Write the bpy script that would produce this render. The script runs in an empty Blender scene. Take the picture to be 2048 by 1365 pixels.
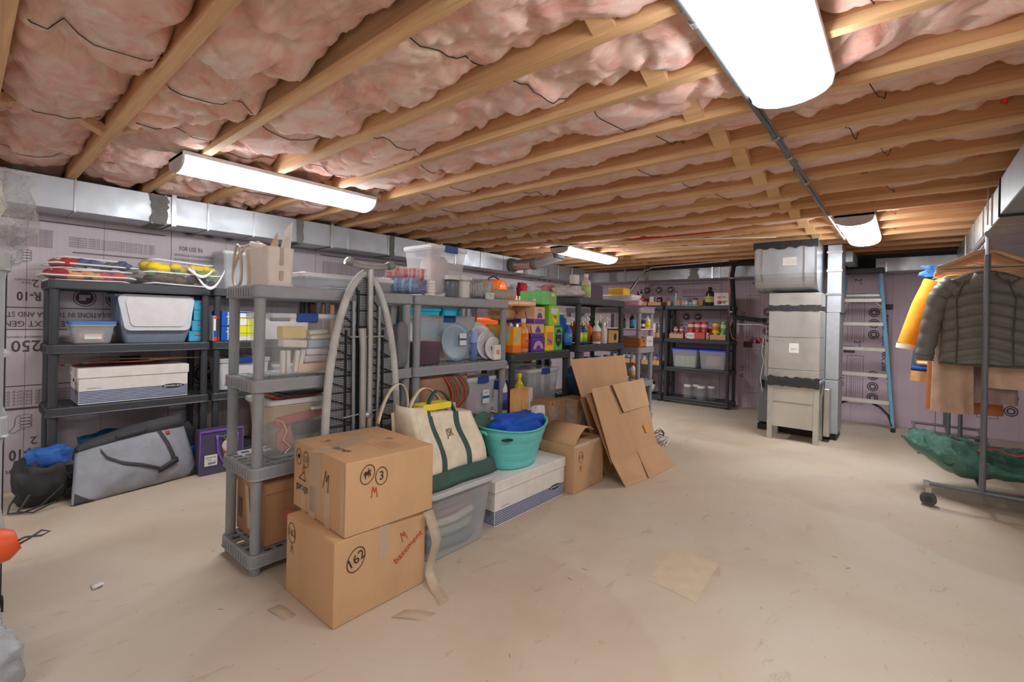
import bpy, bmesh, math, random
from mathutils import Vector, Matrix, noise
random.seed(7)
sc = bpy.context.scene
COL = sc.collection
# ---------------------------------------------------------------- camera
HC = 1.227
yaw, roll, pitch = 0.70100, -0.02067, -0.00162
F = Vector((-math.sin(yaw)*math.cos(pitch), math.cos(yaw)*math.cos(pitch), math.sin(pitch)))
R0 = Vector((math.cos(yaw), math.sin(yaw), 0)); U0 = R0.cross(F)
Rv = R0*math.cos(roll) - U0*math.sin(roll); Uv = U0*math.cos(roll) + R0*math.sin(roll)
cam = bpy.data.objects.new('camera', bpy.data.cameras.new('camera'))
COL.objects.link(cam); sc.camera = cam
cam.matrix_world = Matrix.Translation((0, 0, HC)) @ Matrix((Rv, Uv, -F)).transposed().to_4x4()
cam.data.sensor_width = 36; cam.data.lens = 936.04/2048*36
cam.data.shift_y = -(682.5-639.34)/2048
cam.data.clip_start = 0.02
# ---------------------------------------------------------------- world, exposure
w = bpy.data.worlds.new('world'); sc.world = w; w.use_nodes = True
w.node_tree.nodes['Background'].inputs[0].default_value = (0.9, 0.95, 1.0, 1)
w.node_tree.nodes['Background'].inputs[1].default_value = 0.3
sc.view_settings.view_transform = 'Standard'; sc.view_settings.look = 'None'
sc.view_settings.exposure = 0.84; sc.view_settings.gamma = 1.0
try: sc.view_settings.use_curve_mapping = False
except Exception: pass
LAMP = 14.0
sc.cycles.max_bounces = 9; sc.cycles.diffuse_bounces = 5; sc.cycles.glossy_bounces = 3
sc.cycles.transparent_max_bounces = 16; sc.cycles.transmission_bounces = 4
sc.cycles.sample_clamp_indirect = 6; sc.cycles.caustics_reflective = False; sc.cycles.caustics_refractive = False
# ---------------------------------------------------------------- materials
def lin(c):
    def f(v):
        v /= 255.0
        return v/12.92 if v <= 0.04045 else ((v+0.055)/1.055)**2.4
    return (f(c[0]), f(c[1]), f(c[2]), 1)
_M = {}
def nodes(name):
    m = bpy.data.materials.new(name); m.use_nodes = True
    nt = m.node_tree; return m, nt, nt.nodes['Principled BSDF']
def ramp(nt, fac, stops):
    r = nt.nodes.new('ShaderNodeValToRGB'); e = r.color_ramp.elements
    e[0].position, e[0].color = stops[0][0], stops[0][1]
    e[1].position, e[1].color = stops[-1][0], stops[-1][1]
    for p, c in stops[1:-1]:
        k = e.new(p); k.color = c
    nt.links.new(fac, r.inputs[0]); return r.outputs[0]
def tex(nt, scale=(1, 1, 1), coord='Object', s=5, detail=4, rough=.55, dist=0):
    tc = nt.nodes.new('ShaderNodeTexCoord'); mp = nt.nodes.new('ShaderNodeMapping')
    mp.inputs['Scale'].default_value = scale
    n = nt.nodes.new('ShaderNodeTexNoise'); n.inputs['Scale'].default_value = s
    n.inputs['Detail'].default_value = detail; n.inputs['Roughness'].default_value = rough
    n.inputs['Distortion'].default_value = dist
    nt.links.new(tc.outputs[coord], mp.inputs[0]); nt.links.new(mp.outputs[0], n.inputs['Vector'])
    return n.outputs['Fac']
def bump(nt, b, h, st=.3, d=.01):
    n = nt.nodes.new('ShaderNodeBump'); n.inputs['Strength'].default_value = st; n.inputs['Distance'].default_value = d
    nt.links.new(h, n.inputs['Height']); nt.links.new(n.outputs[0], b.inputs['Normal'])
def scl(c, k): return (min(1, c[0]*k), min(1, c[1]*k), min(1, c[2]*k), 1)
def mat(c, rough=.5, metal=0, kind='plain', emit=0):
    key = (c, rough, metal, kind, emit)
    if key in _M: return _M[key]
    m, nt, b = nodes(kind+'_%d_%d_%d' % c)
    L = lin(c); b.inputs['Base Color'].default_value = L
    b.inputs['Roughness'].default_value = rough; b.inputs['Metallic'].default_value = metal
    if kind == 'plain':
        f = tex(nt, s=14, detail=3); nt.links.new(ramp(nt, f, [(.3, scl(L, .93)), (.7, scl(L, 1.06))]), b.inputs['Base Color'])
    elif kind == 'cloth':
        f = tex(nt, s=10, detail=5); nt.links.new(ramp(nt, f, [(.3, scl(L, .82)), (.7, scl(L, 1.12))]), b.inputs['Base Color'])
        bump(nt, b, tex(nt, s=160, detail=2), .35, .002)
    elif kind == 'crinkle':
        f = tex(nt, s=22, detail=6, rough=.7, dist=1.2)
        nt.links.new(ramp(nt, f, [(.3, scl(L, .8)), (.7, scl(L, 1.15))]), b.inputs['Base Color']); bump(nt, b, f, .8, .02)
    elif kind == 'card':
        f = tex(nt, (1, 1, .35), s=5, detail=5); nt.links.new(ramp(nt, f, [(.25, scl(L, .88)), (.75, scl(L, 1.08))]), b.inputs['Base Color'])
        bump(nt, b, tex(nt, (30, 30, 1), s=6, detail=1), .08, .003)
    elif kind == 'duct':
        f = tex(nt, (1, 1, .4), s=3.5, detail=4)
        nt.links.new(ramp(nt, f, [(.3, scl(L, .86)), (.7, scl(L, 1.08))]), b.inputs['Base Color'])
        g = ramp(nt, tex(nt, s=9, detail=5), [(.3, (rough-.08,)*3+(1,)), (.7, (rough+.12,)*3+(1,))])
        nt.links.new(g, b.inputs['Roughness']); bump(nt, b, tex(nt, s=2.5, detail=2), .25, .02)
    elif kind == 'wood':
        f = tex(nt, (1, 22, 22), s=2.2, detail=6, rough=.65, dist=.6)
        c1 = ramp(nt, f, [(.25, scl(L, .72)), (.5, L), (.8, scl(L, 1.22))])
        g = tex(nt, s=1.6, detail=2)
        mx = nt.nodes.new('ShaderNodeMixRGB'); mx.blend_type = 'MULTIPLY'; mx.inputs[0].default_value = .55
        nt.links.new(c1, mx.inputs[1]); nt.links.new(ramp(nt, g, [(.3, (.66, .56, .48, 1)), (.6, (1, 1, 1, 1))]), mx.inputs[2])
        nt.links.new(mx.outputs[0], b.inputs['Base Color']); bump(nt, b, f, .15, .004)
    elif kind in ('clear', 'film'):
        out = nt.nodes['Material Output']; tr = nt.nodes.new('ShaderNodeBsdfTransparent')
        mx = nt.nodes.new('ShaderNodeMixShader')
        tr.inputs[0].default_value = (.97, .98, .98, 1)
        if kind == 'clear': mx.inputs[0].default_value = emit or .5
        else:
            f = tex(nt, s=12, detail=6, rough=.7, dist=2.0); bump(nt, b, f, 1.0, .03)
            nt.links.new(ramp(nt, f, [(.35, (.12,)*3+(1,)), (.75, (.55,)*3+(1,))]), mx.inputs[0])
        nt.links.new(tr.outputs[0], mx.inputs[1]); nt.links.new(b.outputs[0], mx.inputs[2]); nt.links.new(mx.outputs[0], out.inputs[0])
    elif kind == 'lamp':
        b.inputs['Emission Color'].default_value = L; b.inputs['Emission Strength'].default_value = emit
    _M[key] = m; return m
# floor: stained concrete
m, nt, b = nodes('concrete_floor'); FLOOR = m
f1 = tex(nt, (1, 1, 1), s=.9, detail=6, rough=.6, dist=.4); f2 = tex(nt, (2.4, 1, 1), s=5, detail=8, rough=.7, dist=1.0)
c1 = ramp(nt, f1, [(.32, lin((188, 171, 148))), (.5, lin((199, 185, 164))), (.68, lin((204, 194, 178)))])
c2 = ramp(nt, f2, [(.27, (.62, .5, .4, 1)), (.40, (1, 1, 1, 1)), (.8, (1, 1, 1, 1))])
mx = nt.nodes.new('ShaderNodeMixRGB'); mx.blend_type = 'MULTIPLY'; mx.inputs[0].default_value = .7
nt.links.new(c1, mx.inputs[1]); nt.links.new(c2, mx.inputs[2])
f3 = tex(nt, (1.6, 1, 1), s=28, detail=3, rough=.5)
c3 = ramp(nt, f3, [(.23, (.45, .36, .28, 1)), (.29, (1, 1, 1, 1)), (.9, (1, 1, 1, 1))])
mx2 = nt.nodes.new('ShaderNodeMixRGB'); mx2.blend_type = 'MULTIPLY'; mx2.inputs[0].default_value = .8
nt.links.new(mx.outputs[0], mx2.inputs[1]); nt.links.new(c3, mx2.inputs[2])
vor = nt.nodes.new('ShaderNodeTexVoronoi'); vor.inputs['Scale'].default_value = .55
tcx = nt.nodes.new('ShaderNodeTexCoord'); nt.links.new(tcx.outputs['Object'], vor.inputs['Vector'])
cv = ramp(nt, vor.outputs['Distance'], [(.50, (.93, .90, .90, 1)), (.52, (1, 1, 1, 1)), (1, (1, 1, 1, 1))])
mx3 = nt.nodes.new('ShaderNodeMixRGB'); mx3.blend_type = 'MULTIPLY'; mx3.inputs[0].default_value = .9
nt.links.new(mx2.outputs[0], mx3.inputs[1]); nt.links.new(cv, mx3.inputs[2]); nt.links.new(mx3.outputs[0], b.inputs['Base Color'])
b.inputs['Roughness'].default_value = .62; bump(nt, b, f2, .12, .01)
# pink glass-fibre insulation
m, nt, b = nodes('glass_fibre'); INSUL = m
f1 = tex(nt, (.7, 1, 1), s=7, detail=8, rough=.62, dist=1.3)
f4 = tex(nt, s=1.1, detail=2)
ca = ramp(nt, f1, [(.24, lin((226, 142, 122))), (.42, lin((253, 200, 184))), (.66, lin((255, 236, 226)))])
cb = ramp(nt, f4, [(.38, (1.0, .93, .84, 1)), (.62, (1, .98, 1.0, 1))])
mx = nt.nodes.new('ShaderNodeMixRGB'); mx.blend_type = 'MULTIPLY'; mx.inputs[0].default_value = 1
nt.links.new(ca, mx.inputs[1]); nt.links.new(cb, mx.inputs[2]); nt.links.new(mx.outputs[0], b.inputs['Base Color'])
b.inputs['Roughness'].default_value = 1; bump(nt, b, tex(nt, (.5, 1, 1), s=20, detail=8, rough=.75, dist=1.8), .65, .03)
b.inputs['Sheen Weight'].default_value = .3
def foam(c):
    m, nt, b = nodes('foam_board_face')
    L = lin(c); f = tex(nt, (40, 40, .6), s=1.2, detail=3); g = tex(nt, s=1.3, detail=4)
    mx = nt.nodes.new('ShaderNodeMixRGB'); mx.blend_type = 'MULTIPLY'; mx.inputs[0].default_value = 1
    nt.links.new(ramp(nt, g, [(.3, scl(L, .92)), (.7, scl(L, 1.06))]), mx.inputs[1])
    nt.links.new(ramp(nt, f, [(.3, (.95,)*3+(1,)), (.6, (1, 1, 1, 1))]), mx.inputs[2])
    nt.links.new(mx.outputs[0], b.inputs['Base Color']); b.inputs['Roughness'].default_value = .75; return m
FOAML = foam((204, 194, 200)); FOAMB = foam((212, 192, 206))
INK = mat((88, 78, 84), .8); INKL = mat((136, 122, 130), .8)
GRAY = mat((147, 150, 153), .45); BLACK = mat((62, 65, 70), .42); DUCT = mat((192, 198, 204), .45, .75, 'duct')
DUCTB = mat((208, 208, 203), .34, .85, 'duct')
SEAL = mat((40, 40, 44), .7); LUM = mat((208, 158, 112), .7, 0, 'wood'); LUML = mat((222, 182, 134), .7, 0, 'wood'); LUMD = mat((176, 140, 104), .8, 0, 'wood')
CARD = mat((203, 163, 121), .8, 0, 'card'); CARDD = mat((176, 134, 96), .8, 0, 'card')
WHITE = mat((228, 226, 222), .5); BLK = mat((28, 28, 30), .5); STEEL = mat((186, 188, 192), .3, .9)
PAPER = mat((232, 230, 226), .7); BLUE = mat((38, 72, 150), .4); RED = mat((196, 50, 44), .5)
CLEAR = mat((225, 228, 232), .25, 0, 'clear', .38); CLEARL = mat((232, 232, 230), .3, 0, 'clear', .7); FILM = mat((240, 240, 240), .12, 0, 'film')
TAPE = mat((226, 206, 180), .15, 0, 'clear', .42)
# ---------------------------------------------------------------- mesh builder
class MB:
    def __init__(s): s.v = []; s.f = []; s.sm = []
    def add(s, vs, fs, smooth=False):
        o = len(s.v); s.v += [tuple(v) for v in vs]; s.f += [tuple(i+o for i in f) for f in fs]; s.sm += [smooth]*len(fs); return s
    def box(s, x0, x1, y0, y1, z0, z1, taper=0, b=0):
        if b:
            return s.rbox(x0, x1, y0, y1, z0, z1, b)
        t = taper
        s.add([(x0+t, y0+t, z0), (x1-t, y0+t, z0), (x1-t, y1-t, z0), (x0+t, y1-t, z0), (x0, y0, z1), (x1, y0, z1), (x1, y1, z1), (x0, y1, z1)],
              [(0, 3, 2, 1), (4, 5, 6, 7), (0, 1, 5, 4), (1, 2, 6, 5), (2, 3, 7, 6), (3, 0, 4, 7)]); return s
    def loft(s, rings, cap=True, smooth=True, closed=True):
        n = len(rings[0]); vs = [p for r in rings for p in r]; fs = []
        for i in range(len(rings)-1):
            for j in range(n if closed else n-1):
                k = (j+1) % n; fs.append((i*n+j, i*n+k, (i+1)*n+k, (i+1)*n+j))
        s.add(vs, fs, smooth)
        if cap:
            s.add(rings[0], [tuple(range(n-1, -1, -1))]); s.add(rings[-1], [tuple(range(n))])
        return s
    def rrect(s, x0, x1, y0, y1, r, z, n=3):
        pts = []
        for cx, cy, a in ((x1-r, y1-r, 0), (x0+r, y1-r, 90), (x0+r, y0+r, 180), (x1-r, y0+r, 270)):
            for k in range(n+1):
                t = math.radians(a+90*k/n); pts.append((cx+r*math.cos(t), cy+r*math.sin(t), z))
        return pts
    def rprism(s, x0, x1, y0, y1, z0, z1, r=.02, taper=0, n=3, cap=True, smooth=False):
        t = taper
        return s.loft([s.rrect(x0+t, x1-t, y0+t, y1-t, r, z0, n), s.rrect(x0, x1, y0, y1, r, z1, n)], cap, smooth)
    def rbox(s, x0, x1, y0, y1, z0, z1, b=.004):
        R = [s.rrect(x0+b, x1-b, y0+b, y1-b, b, z0, 2), s.rrect(x0, x1, y0, y1, b, z0+b, 2), s.rrect(x0, x1, y0, y1, b, z1-b, 2), s.rrect(x0+b, x1-b, y0+b, y1-b, b, z1, 2)]
        return s.loft(R, True, False)
    def cyl(s, p0, p1, r0, r1=None, n=12, cap=True):
        r1 = r0 if r1 is None else r1
        p0, p1 = Vector(p0), Vector(p1); d = (p1-p0).normalized()
        a = d.orthogonal().normalized(); b = d.cross(a)
        ring = lambda p, r: [p+a*r*math.cos(2*math.pi*k/n)+b*r*math.sin(2*math.pi*k/n) for k in range(n)]
        return s.loft([ring(p0, r0), ring(p1, r1)], cap, True)
    def tube(s, pts, r, n=6, ry=None):
        pts = [Vector(p) for p in pts]; rings = []; a = None
        for i, p in enumerate(pts):
            d = (pts[min(i+1, len(pts)-1)]-pts[max(i-1, 0)]).normalized()
            a = d.orthogonal().normalized() if a is None else (a-d*a.dot(d)).normalized()
            b = d.cross(a); rr = r(i/(len(pts)-1)) if callable(r) else r
            rings.append([p+a*rr*math.cos(2*math.pi*k/n)+b*(ry or rr)*math.sin(2*math.pi*k/n) for k in range(n)])
        return s.loft(rings, True, True)
    def lathe(s, prof, c=(0, 0, 0), n=20, sx=1, sy=1):
        rings = [[(c[0]+r*sx*math.cos(2*math.pi*k/n), c[1]+r*sy*math.sin(2*math.pi*k/n), c[2]+z) for k in range(n)] for r, z in prof]
        return s.loft(rings, True, True)
    def blob(s, c, rx, ry, rz, n=8, jit=.0, sd=0):
        vs = []; fs = []
        for i in range(1, n):
            t = math.pi*i/n
            for j in range(n):
                p = 2*math.pi*j/n; d = Vector((math.sin(t)*math.cos(p), math.sin(t)*math.sin(p), math.cos(t)))
                k = 1+jit*noise.noise(d*1.7+Vector((sd, sd*.7, 0)))
                vs.append((c[0]+rx*d.x*k, c[1]+ry*d.y*k, c[2]+rz*d.z*k))
        for i in range(n-2):
            for j in range(n): fs.append((i*n+j, i*n+(j+1) % n, (i+1)*n+(j+1) % n, (i+1)*n+j)[::-1])
        vs += [(c[0], c[1], c[2]+rz), (c[0], c[1], c[2]-rz)]; T = len(vs)-2
        for j in range(n):
            fs.append((T, j, (j+1) % n)); fs.append((T+1, (n-2)*n+(j+1) % n, (n-2)*n+j))
        return s.add(vs, fs, True)
    def quad(s, a, b, c, d): return s.add([a, b, c, d], [(0, 1, 2, 3)])
    def grid(s, fn, nu, nv, smooth=True):
        vs = [fn(i/nu, j/nv) for j in range(nv+1) for i in range(nu+1)]
        fs = [(j*(nu+1)+i, j*(nu+1)+i+1, (j+1)*(nu+1)+i+1, (j+1)*(nu+1)+i) for j in range(nv) for i in range(nu)]
        return s.add(vs, fs, smooth)
    def sheet(s, fn, nu, nv, th=.004, smooth=True):      # a sheet with thickness
        P = [[Vector(fn(i/nu, j/nv)) for i in range(nu+1)] for j in range(nv+1)]
        def nrm(j, i):
            a = P[j][min(i+1, nu)]-P[j][max(i-1, 0)]; b = P[min(j+1, nv)][i]-P[max(j-1, 0)][i]
            c = a.cross(b); return c.normalized() if c.length > 1e-9 else Vector((0, 0, 1))
        W = nu+1; N = W*(nv+1)
        vs = [P[j][i]+nrm(j, i)*th/2 for j in range(nv+1) for i in range(W)]+[P[j][i]-nrm(j, i)*th/2 for j in range(nv+1) for i in range(W)]
        fs = []
        for j in range(nv):
            for i in range(nu):
                a = j*W+i; fs.append((a, a+1, a+W+1, a+W)); fs.append((N+a, N+a+W, N+a+W+1, N+a+1))
        for i in range(nu):
            fs.append((i, N+i, N+i+1, i+1)); a = nv*W+i; fs.append((a, a+1, N+a+1, N+a))
        for j in range(nv):
            a = j*W; fs.append((a, a+W, N+a+W, N+a)); a = j*W+nu; fs.append((a, N+a, N+a+W, a+W))
        return s.add(vs, fs, smooth)
    def xf(s, M): s.v = [tuple(M @ Vector(v)) for v in s.v]; return s
    def build(s, name, m, parent=None):
        me = bpy.data.meshes.new(name); me.from_pydata([tuple(v) for v in s.v], [], s.f); me.update()
        if any(s.sm): me.polygons.foreach_set('use_smooth', s.sm)
        me.materials.append(m)
        return link(name, me, parent)
def link(name, me, parent=None):
    o = bpy.data.objects.new(name, me); COL.objects.link(o)
    if parent: o.parent = parent
    return o
def tag(o, label=None, cat=None, group=None, kind=None):
    if label: o['label'] = label
    if cat: o['category'] = cat
    if group: o['group'] = group
    if kind: o['kind'] = kind
    return o
def thing(name, label, cat, loc=(0, 0, 0), rz=0, group=None):
    o = bpy.data.objects.new(name, None); COL.objects.link(o); o.location = loc; o.rotation_euler = (0, 0, rz)
    o.empty_display_size = .05
    return tag(o, label, cat, group)
def dup(root, loc, label, rz=None, parent=None):
    c = root.copy(); COL.objects.link(c); c.location = loc; c['label'] = label
    if rz is not None: c.rotation_euler = (0, 0, rz)
    def rec(a, b):
        for ch in list(a.children):
            k = ch.copy(); COL.objects.link(k); k.parent = b; k.matrix_parent_inverse = ch.matrix_parent_inverse; rec(ch, k)
    rec(root, c); return c
# lettering: text turned into a thin mesh. face: 'x' faces +X, 'y' faces -Y, 'z' lies flat read from -Y, 'zx' flat read from +X
AX = {'x': ((0, 1, 0), (0, 0, 1)), 'y': ((1, 0, 0), (0, 0, 1)), 'z': ((1, 0, 0), (0, 1, 0)), 'zx': ((0, 1, 0), (-1, 0, 0))}
def frame(face, loc, rot=0):
    r, u = (Vector(a) for a in AX[face]); n = r.cross(u)
    c, s = math.cos(rot), math.sin(rot)
    r2 = r*c+u*s; u2 = u*c-r*s
    M = Matrix((r2, u2, n)).transposed().to_4x4(); M.translation = Vector(loc); return M
_T = {}
def text(s, size, face, loc, m, parent=None, rot=0, name='lettering', w=None, bold=0):
    key = (s, bold)
    if key not in _T:
        cu = bpy.data.curves.new('t', 'FONT'); cu.body = s; cu.size = 1; cu.align_x = 'CENTER'; cu.align_y = 'CENTER'; cu.resolution_u = 2
        cu.offset = bold; cu.extrude = 0
        o = bpy.data.objects.new('t', cu); COL.objects.link(o)
        dg = bpy.context.evaluated_depsgraph_get(); dg.update()
        me = bpy.data.meshes.new_from_object(o.evaluated_get(dg)); bpy.data.objects.remove(o)
        _T[key] = ([tuple(v.co) for v in me.vertices], [tuple(p.vertices) for p in me.polygons])
    V, Fc = _T[key]
    if not V: return None
    wd = max(v[0] for v in V)-min(v[0] for v in V)
    sx = (w/wd if w else size)
    M = frame(face, loc, rot)
    b = MB(); b.add([M @ Vector((v[0]*sx, v[1]*size, .0012)) for v in V], Fc)
    return b.build(name, m, parent)
def stroke(b, pts, face, loc, width=.006, rot=0, lift=.0015):
    M = frame(face, loc, rot); n = len(pts)
    L = []; Rr = []
    for i, p in enumerate(pts):
        a = Vector(pts[max(i-1, 0)]).to_3d(); c = Vector(pts[min(i+1, n-1)]).to_3d(); d = (c-a)
        d = d.normalized() if d.length > 0 else Vector((1, 0, 0)); q = Vector((-d.y, d.x, 0))*width/2
        P = Vector((p[0], p[1], lift)); L.append(M @ (P+q)); Rr.append(M @ (P-q))
    b.add(L+Rr, [(n+i, n+i+1, i+1, i) for i in range(n-1)]); return b
def ring2(cx, cy, rx, ry, n=20, a0=0): return [(cx+rx*math.cos(a0+2*math.pi*k/n), cy+ry*math.sin(a0+2*math.pi*k/n)) for k in range(n+1)]
def decal(face, loc, w, h, m, parent, name='printed_patch', rot=0, lift=.0008):
    M = frame(face, loc, rot); b = MB()
    b.quad(*[M @ Vector((x, y, lift)) for x, y in ((-w/2, -h/2), (w/2, -h/2), (w/2, h/2), (-w/2, h/2))]); return b.build(name, m, parent)
# ================================================================ SETTING
XW, YB, YF, XR = -4.605, 7.49, -2.6, 2.3
ZJ, DJ = 2.10, .235                       # underside and depth of the joists
def S(o): o['kind'] = 'structure'; return o
fl = S(MB().box(XW-.1, XR+.1, YF-.1, YB+.1, -.1, 0).build('floor', FLOOR))
# patches left by an old repair on the slab
pt = MB(); pt.add([(-.92, 2.13, .0008), (-.69, 2.10, .0008), (-.71, 2.51, .0008), (-.94, 2.53, .0008)], [(0, 1, 2, 3)])
pt.build('stain', mat((205, 188, 160), .62), fl)
S(MB().box(XW-.1, XR+.1, YF-.1, YB+.1, ZJ+DJ, ZJ+DJ+.03).build('ceiling', mat((190, 150, 110), .9, 0, 'wood')))
ceil = bpy.data.objects['ceiling']
wl = S(MB().box(XW-.2, XW-.04, YF-.1, YB+.2, 0, ZJ+DJ).build('wall_left', mat((150, 146, 142), .9)))
wb = S(MB().box(XW-.1, XR+.2, YB+.04, YB+.2, 0, ZJ+DJ).build('wall_back', mat((150, 146, 142), .9)))
wr = S(MB().box(XR, XR+.16, YF-.1, YB+.2, 0, ZJ+DJ).build('wall_right', foam((226, 220, 224))))  # this unseen wall and the front one are paled to bounce more light
wf = S(MB().box(XW-.1, XR+.2, YF-.16, YF, 0, ZJ+DJ).build('wall_front', foam((228, 224, 224))))
# foam insulation boards on the two seen walls
ys = [YF+.1+1.2*k for k in range(9)]
for i, y in enumerate([-2.5, -1.3, -.1, 1.12, 2.34, 3.56, 4.78, 6.0]):
    MB().box(XW-.04, XW, y+.002, y+1.218 if i < 7 else YB, 0, ZJ+.2).build('foam_board', FOAML, wl)
    for k in (1, 2):
        b = MB(); b.box(XW, XW+.0006, y+.4*k, y+.4*k+.003, 0, ZJ+.2); b.build('score_line', INKL, wl)
for i, x in enumerate([XW+1.22*k for k in range(6)]):
    x1 = min(x+1.217, XR)
    MB().box(x+.002, x1, YB, YB+.04, 0, ZJ+.2).build('foam_board', FOAMB, wb)
    for k in (1, 2):
        if x+.4*k < XR: MB().box(x+.4*k, x+.4*k+.003, YB-.0006, YB, 0, ZJ+.2).build('score_line', INKL, wb)
def house(face, c, r, parent):
    b = MB(); stroke(b, ring2(0, 0, r, r, 24), face, c, r*.09); b.build('house_mark', INK, parent)
    M = frame(face, c); b = MB()
    b.add([M @ Vector((r*.82*math.cos(math.pi/8*k), r*.82*math.sin(math.pi/8*k), .001)) for k in range(16)], [tuple(range(16))])
    b.build('printed_disc', INK, parent)
    b = MB(); b.add([M @ Vector((x*r, y*r, .002)) for x, y in ((-.5, -.35), (.1, -.35), (.1, .0), (.5, 0), (.5, .35), (-.5, .35))], [tuple(range(6))]); b.build('printed_icon', FOAML, parent)
def thumb(face, c, s, parent, flip=1):
    b = MB()
    for k in range(4): stroke(b, ring2(0, -.22*s*k, .30*s, .12*s, 14), face, c, .028*s)
    stroke(b, [(-.3*s, .15*s), (-.5*s, -.1*s), (-.52*s, -.6*s), (-.8*s, -1.0*s), (-.55*s, -1.1*s), (-.25*s, -.85*s), (0, -.9*s)], face, c, .028*s)
    b.build('thumb_print', INK, parent)
def print_set(face, y, wall, up=math.pi):
    P = (lambda a, z: (XW+.001, y+a, z)) if face == 'x' else (lambda a, z: (y+a, YB-.001, z))
    def bar(z, y0=.0, y1=1.18, h=.006):
        decal(face, P((y0+y1)/2, z), y1-y0, h, INK, wall, 'print_line')
    bar(1.84, y0=.05, h=.008); bar(1.235, h=.006); bar(1.085, h=.006); bar(.70, h=.006); bar(.545, h=.014)
    text('R-10', .085, face, P(.415, 1.315), INK, wall, up, bold=.02, w=.115); text('2', .075, face, P(.445, 1.405), INK, wall, up); text('INCH', .02, face, P(.40, 1.405), INK, wall, up); text('THICKNESS', .018, face, P(.39, 1.425), INK, wall, up)
    text('EXTRUDED POLYSTYRENE (NEXT GENERATION)', .055, face, P(.62, 1.125), INK, wall, up, w=1.1)
    text('MEETS FEDERAL REGULATIONS IN THE USA AND STATE EMISSIONS', .05, face, P(.62, 1.19), INK, wall, up, w=1.12)
    text('250', .11, face, P(.405, .975), INK, wall, up, bold=.01, w=.14); text('COMPRESSIVE STRENGTH', .02, face, P(.40, 1.035), INK, wall, up, w=.18)
    for k in range(5): text('important: read application and warranty details before installation on walls', .03, face, P(.6, .575+.021*k), INKL, wall, up, w=1.1)
    text('R-10', .10, face, P(.40, .235), INK, wall, up, bold=.02, w=.13); text('2', .075, face, P(.45, .32), INK, wall, up); text('ation', .05, face, P(.37, .12), INK, wall, up)
    thumb(face, P(.40, 1.62), .085, wall); thumb(face, P(.41, .49), .10, wall)
    house(face, P(.70, 1.315), .062, wall); house(face, P(.88, 1.315), .062, wall)
    for k in range(9): text('insulation board for multiple applications over foundation wall', .022, face, P(.30, 1.66+.014*k), INKL, wall, up, w=.45)
    for k in range(5): text('refer to the printed instructions for proper installation', .022, face, P(.86, 1.68+.016*k), INKL, wall, up, w=.5)
    decal(face, P(.86, 1.64), .46, .012, INKL, wall, 'print_line')
for y in (-.1, 2.34, 4.78): print_set('x', y, wl)
for k, y in enumerate((1.12, 3.56, 6.0)):
    for z in (1.75, .50):
        text('FOR USE IN:', .05, 'x', (XW+.001, y+.14, z), INK, wl, 0 if z > 1 else math.pi, bold=.01, w=.17)
        for j, t in enumerate(('INTERIOR FOUNDATION WALLS', 'EXTERIOR FOUNDATION WALLS', 'EXTERIOR SHEATHING', 'UNDER SLAB', 'CAVITY WALLS')):
            text(t, .026, 'x', (XW+.001, y+.20, z-.055-.036*j if z > 1 else z+.055+.036*j), INK, wl, 0 if z > 1 else math.pi, w=.028*len(t)*.5)
    for j in range(3): house('x', (XW+.001, y+.12+.15*j, 1.915), .052, wl)
    for j in range(2): house('x', (XW+.001, y+.25+.22*j, .70), .09, wl)
    decal('x', (XW+.001, y-.25, .86), .13, .035, INK, wl)
print_set('y', XW+1.22, wb)
def strip(x):      # column of small print running up the back wall boards
    for z0 in (.22, 1.02):
        b = MB()
        for a in (0, .17): stroke(b, [(a, 0), (a, .62)], 'y', (x, YB-.001, z0), .004)
        stroke(b, [(0, 0), (.17, 0)], 'y', (x, YB-.001, z0), .004); stroke(b, [(0, .62), (.17, .62)], 'y', (x, YB-.001, z0), .004)
        b.build('print_frame', INK, wb)
        for k in range(6): text('complete panel details and thermal values per board side', .018, 'y', (x+.03+.022*k, YB-.001, z0+.31), INKL, wb, math.pi/2, w=.56)
        for k in range(3):
            b = MB(); stroke(b, ring2(0, 0, .052, .052, 18), 'y', (x+.27, YB-.001, z0+.10+.14*k), .012); stroke(b, ring2(0, 0, .03, .03, 12), 'y', (x+.27, YB-.001, z0+.10+.14*k), .016); b.build('printed_disc', INK, wb)
        text('R-10', .09, 'y', (x-.05, YB-.001, z0+.3), INK, wb, math.pi/2); text('2"', .10, 'y', (x+.10, YB-.001, z0+.78), INK, wb, -math.pi/2)
    text('FOAMULAR NGX 250', .075, 'y', (x+.38, YB-.001, 1.02), INK, wb, -math.pi/2, w=.7, bold=.02)
    decal('y', (x+.40, YB-.001, 1.47), .11, .07, INK, wb); decal('y', (x+.02, YB-.001, .92), .12, .09, INK, wb)
strip(-.59); strip(-1.80); strip(.62)
text('CLEARING', .10, 'y', (-2.9, YB-.001, .98), INK, wb, 0, bold=.02)
for j in range(3): house('y', (-3.35+.2*j, YB-.001, 1.75), .06, wb)
text('IMPORTANT: READ WARRANTY DETAILS', .03, 'y', (-2.6, YB-.001, 1.83), INKL, wb, 0, w=.9)
decal('y', (-.02, YB-.001, 1.08), .05, .05, INK, wb); decal('y', (.86, YB-.001, .80), .1, .06, INK, wb)
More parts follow.
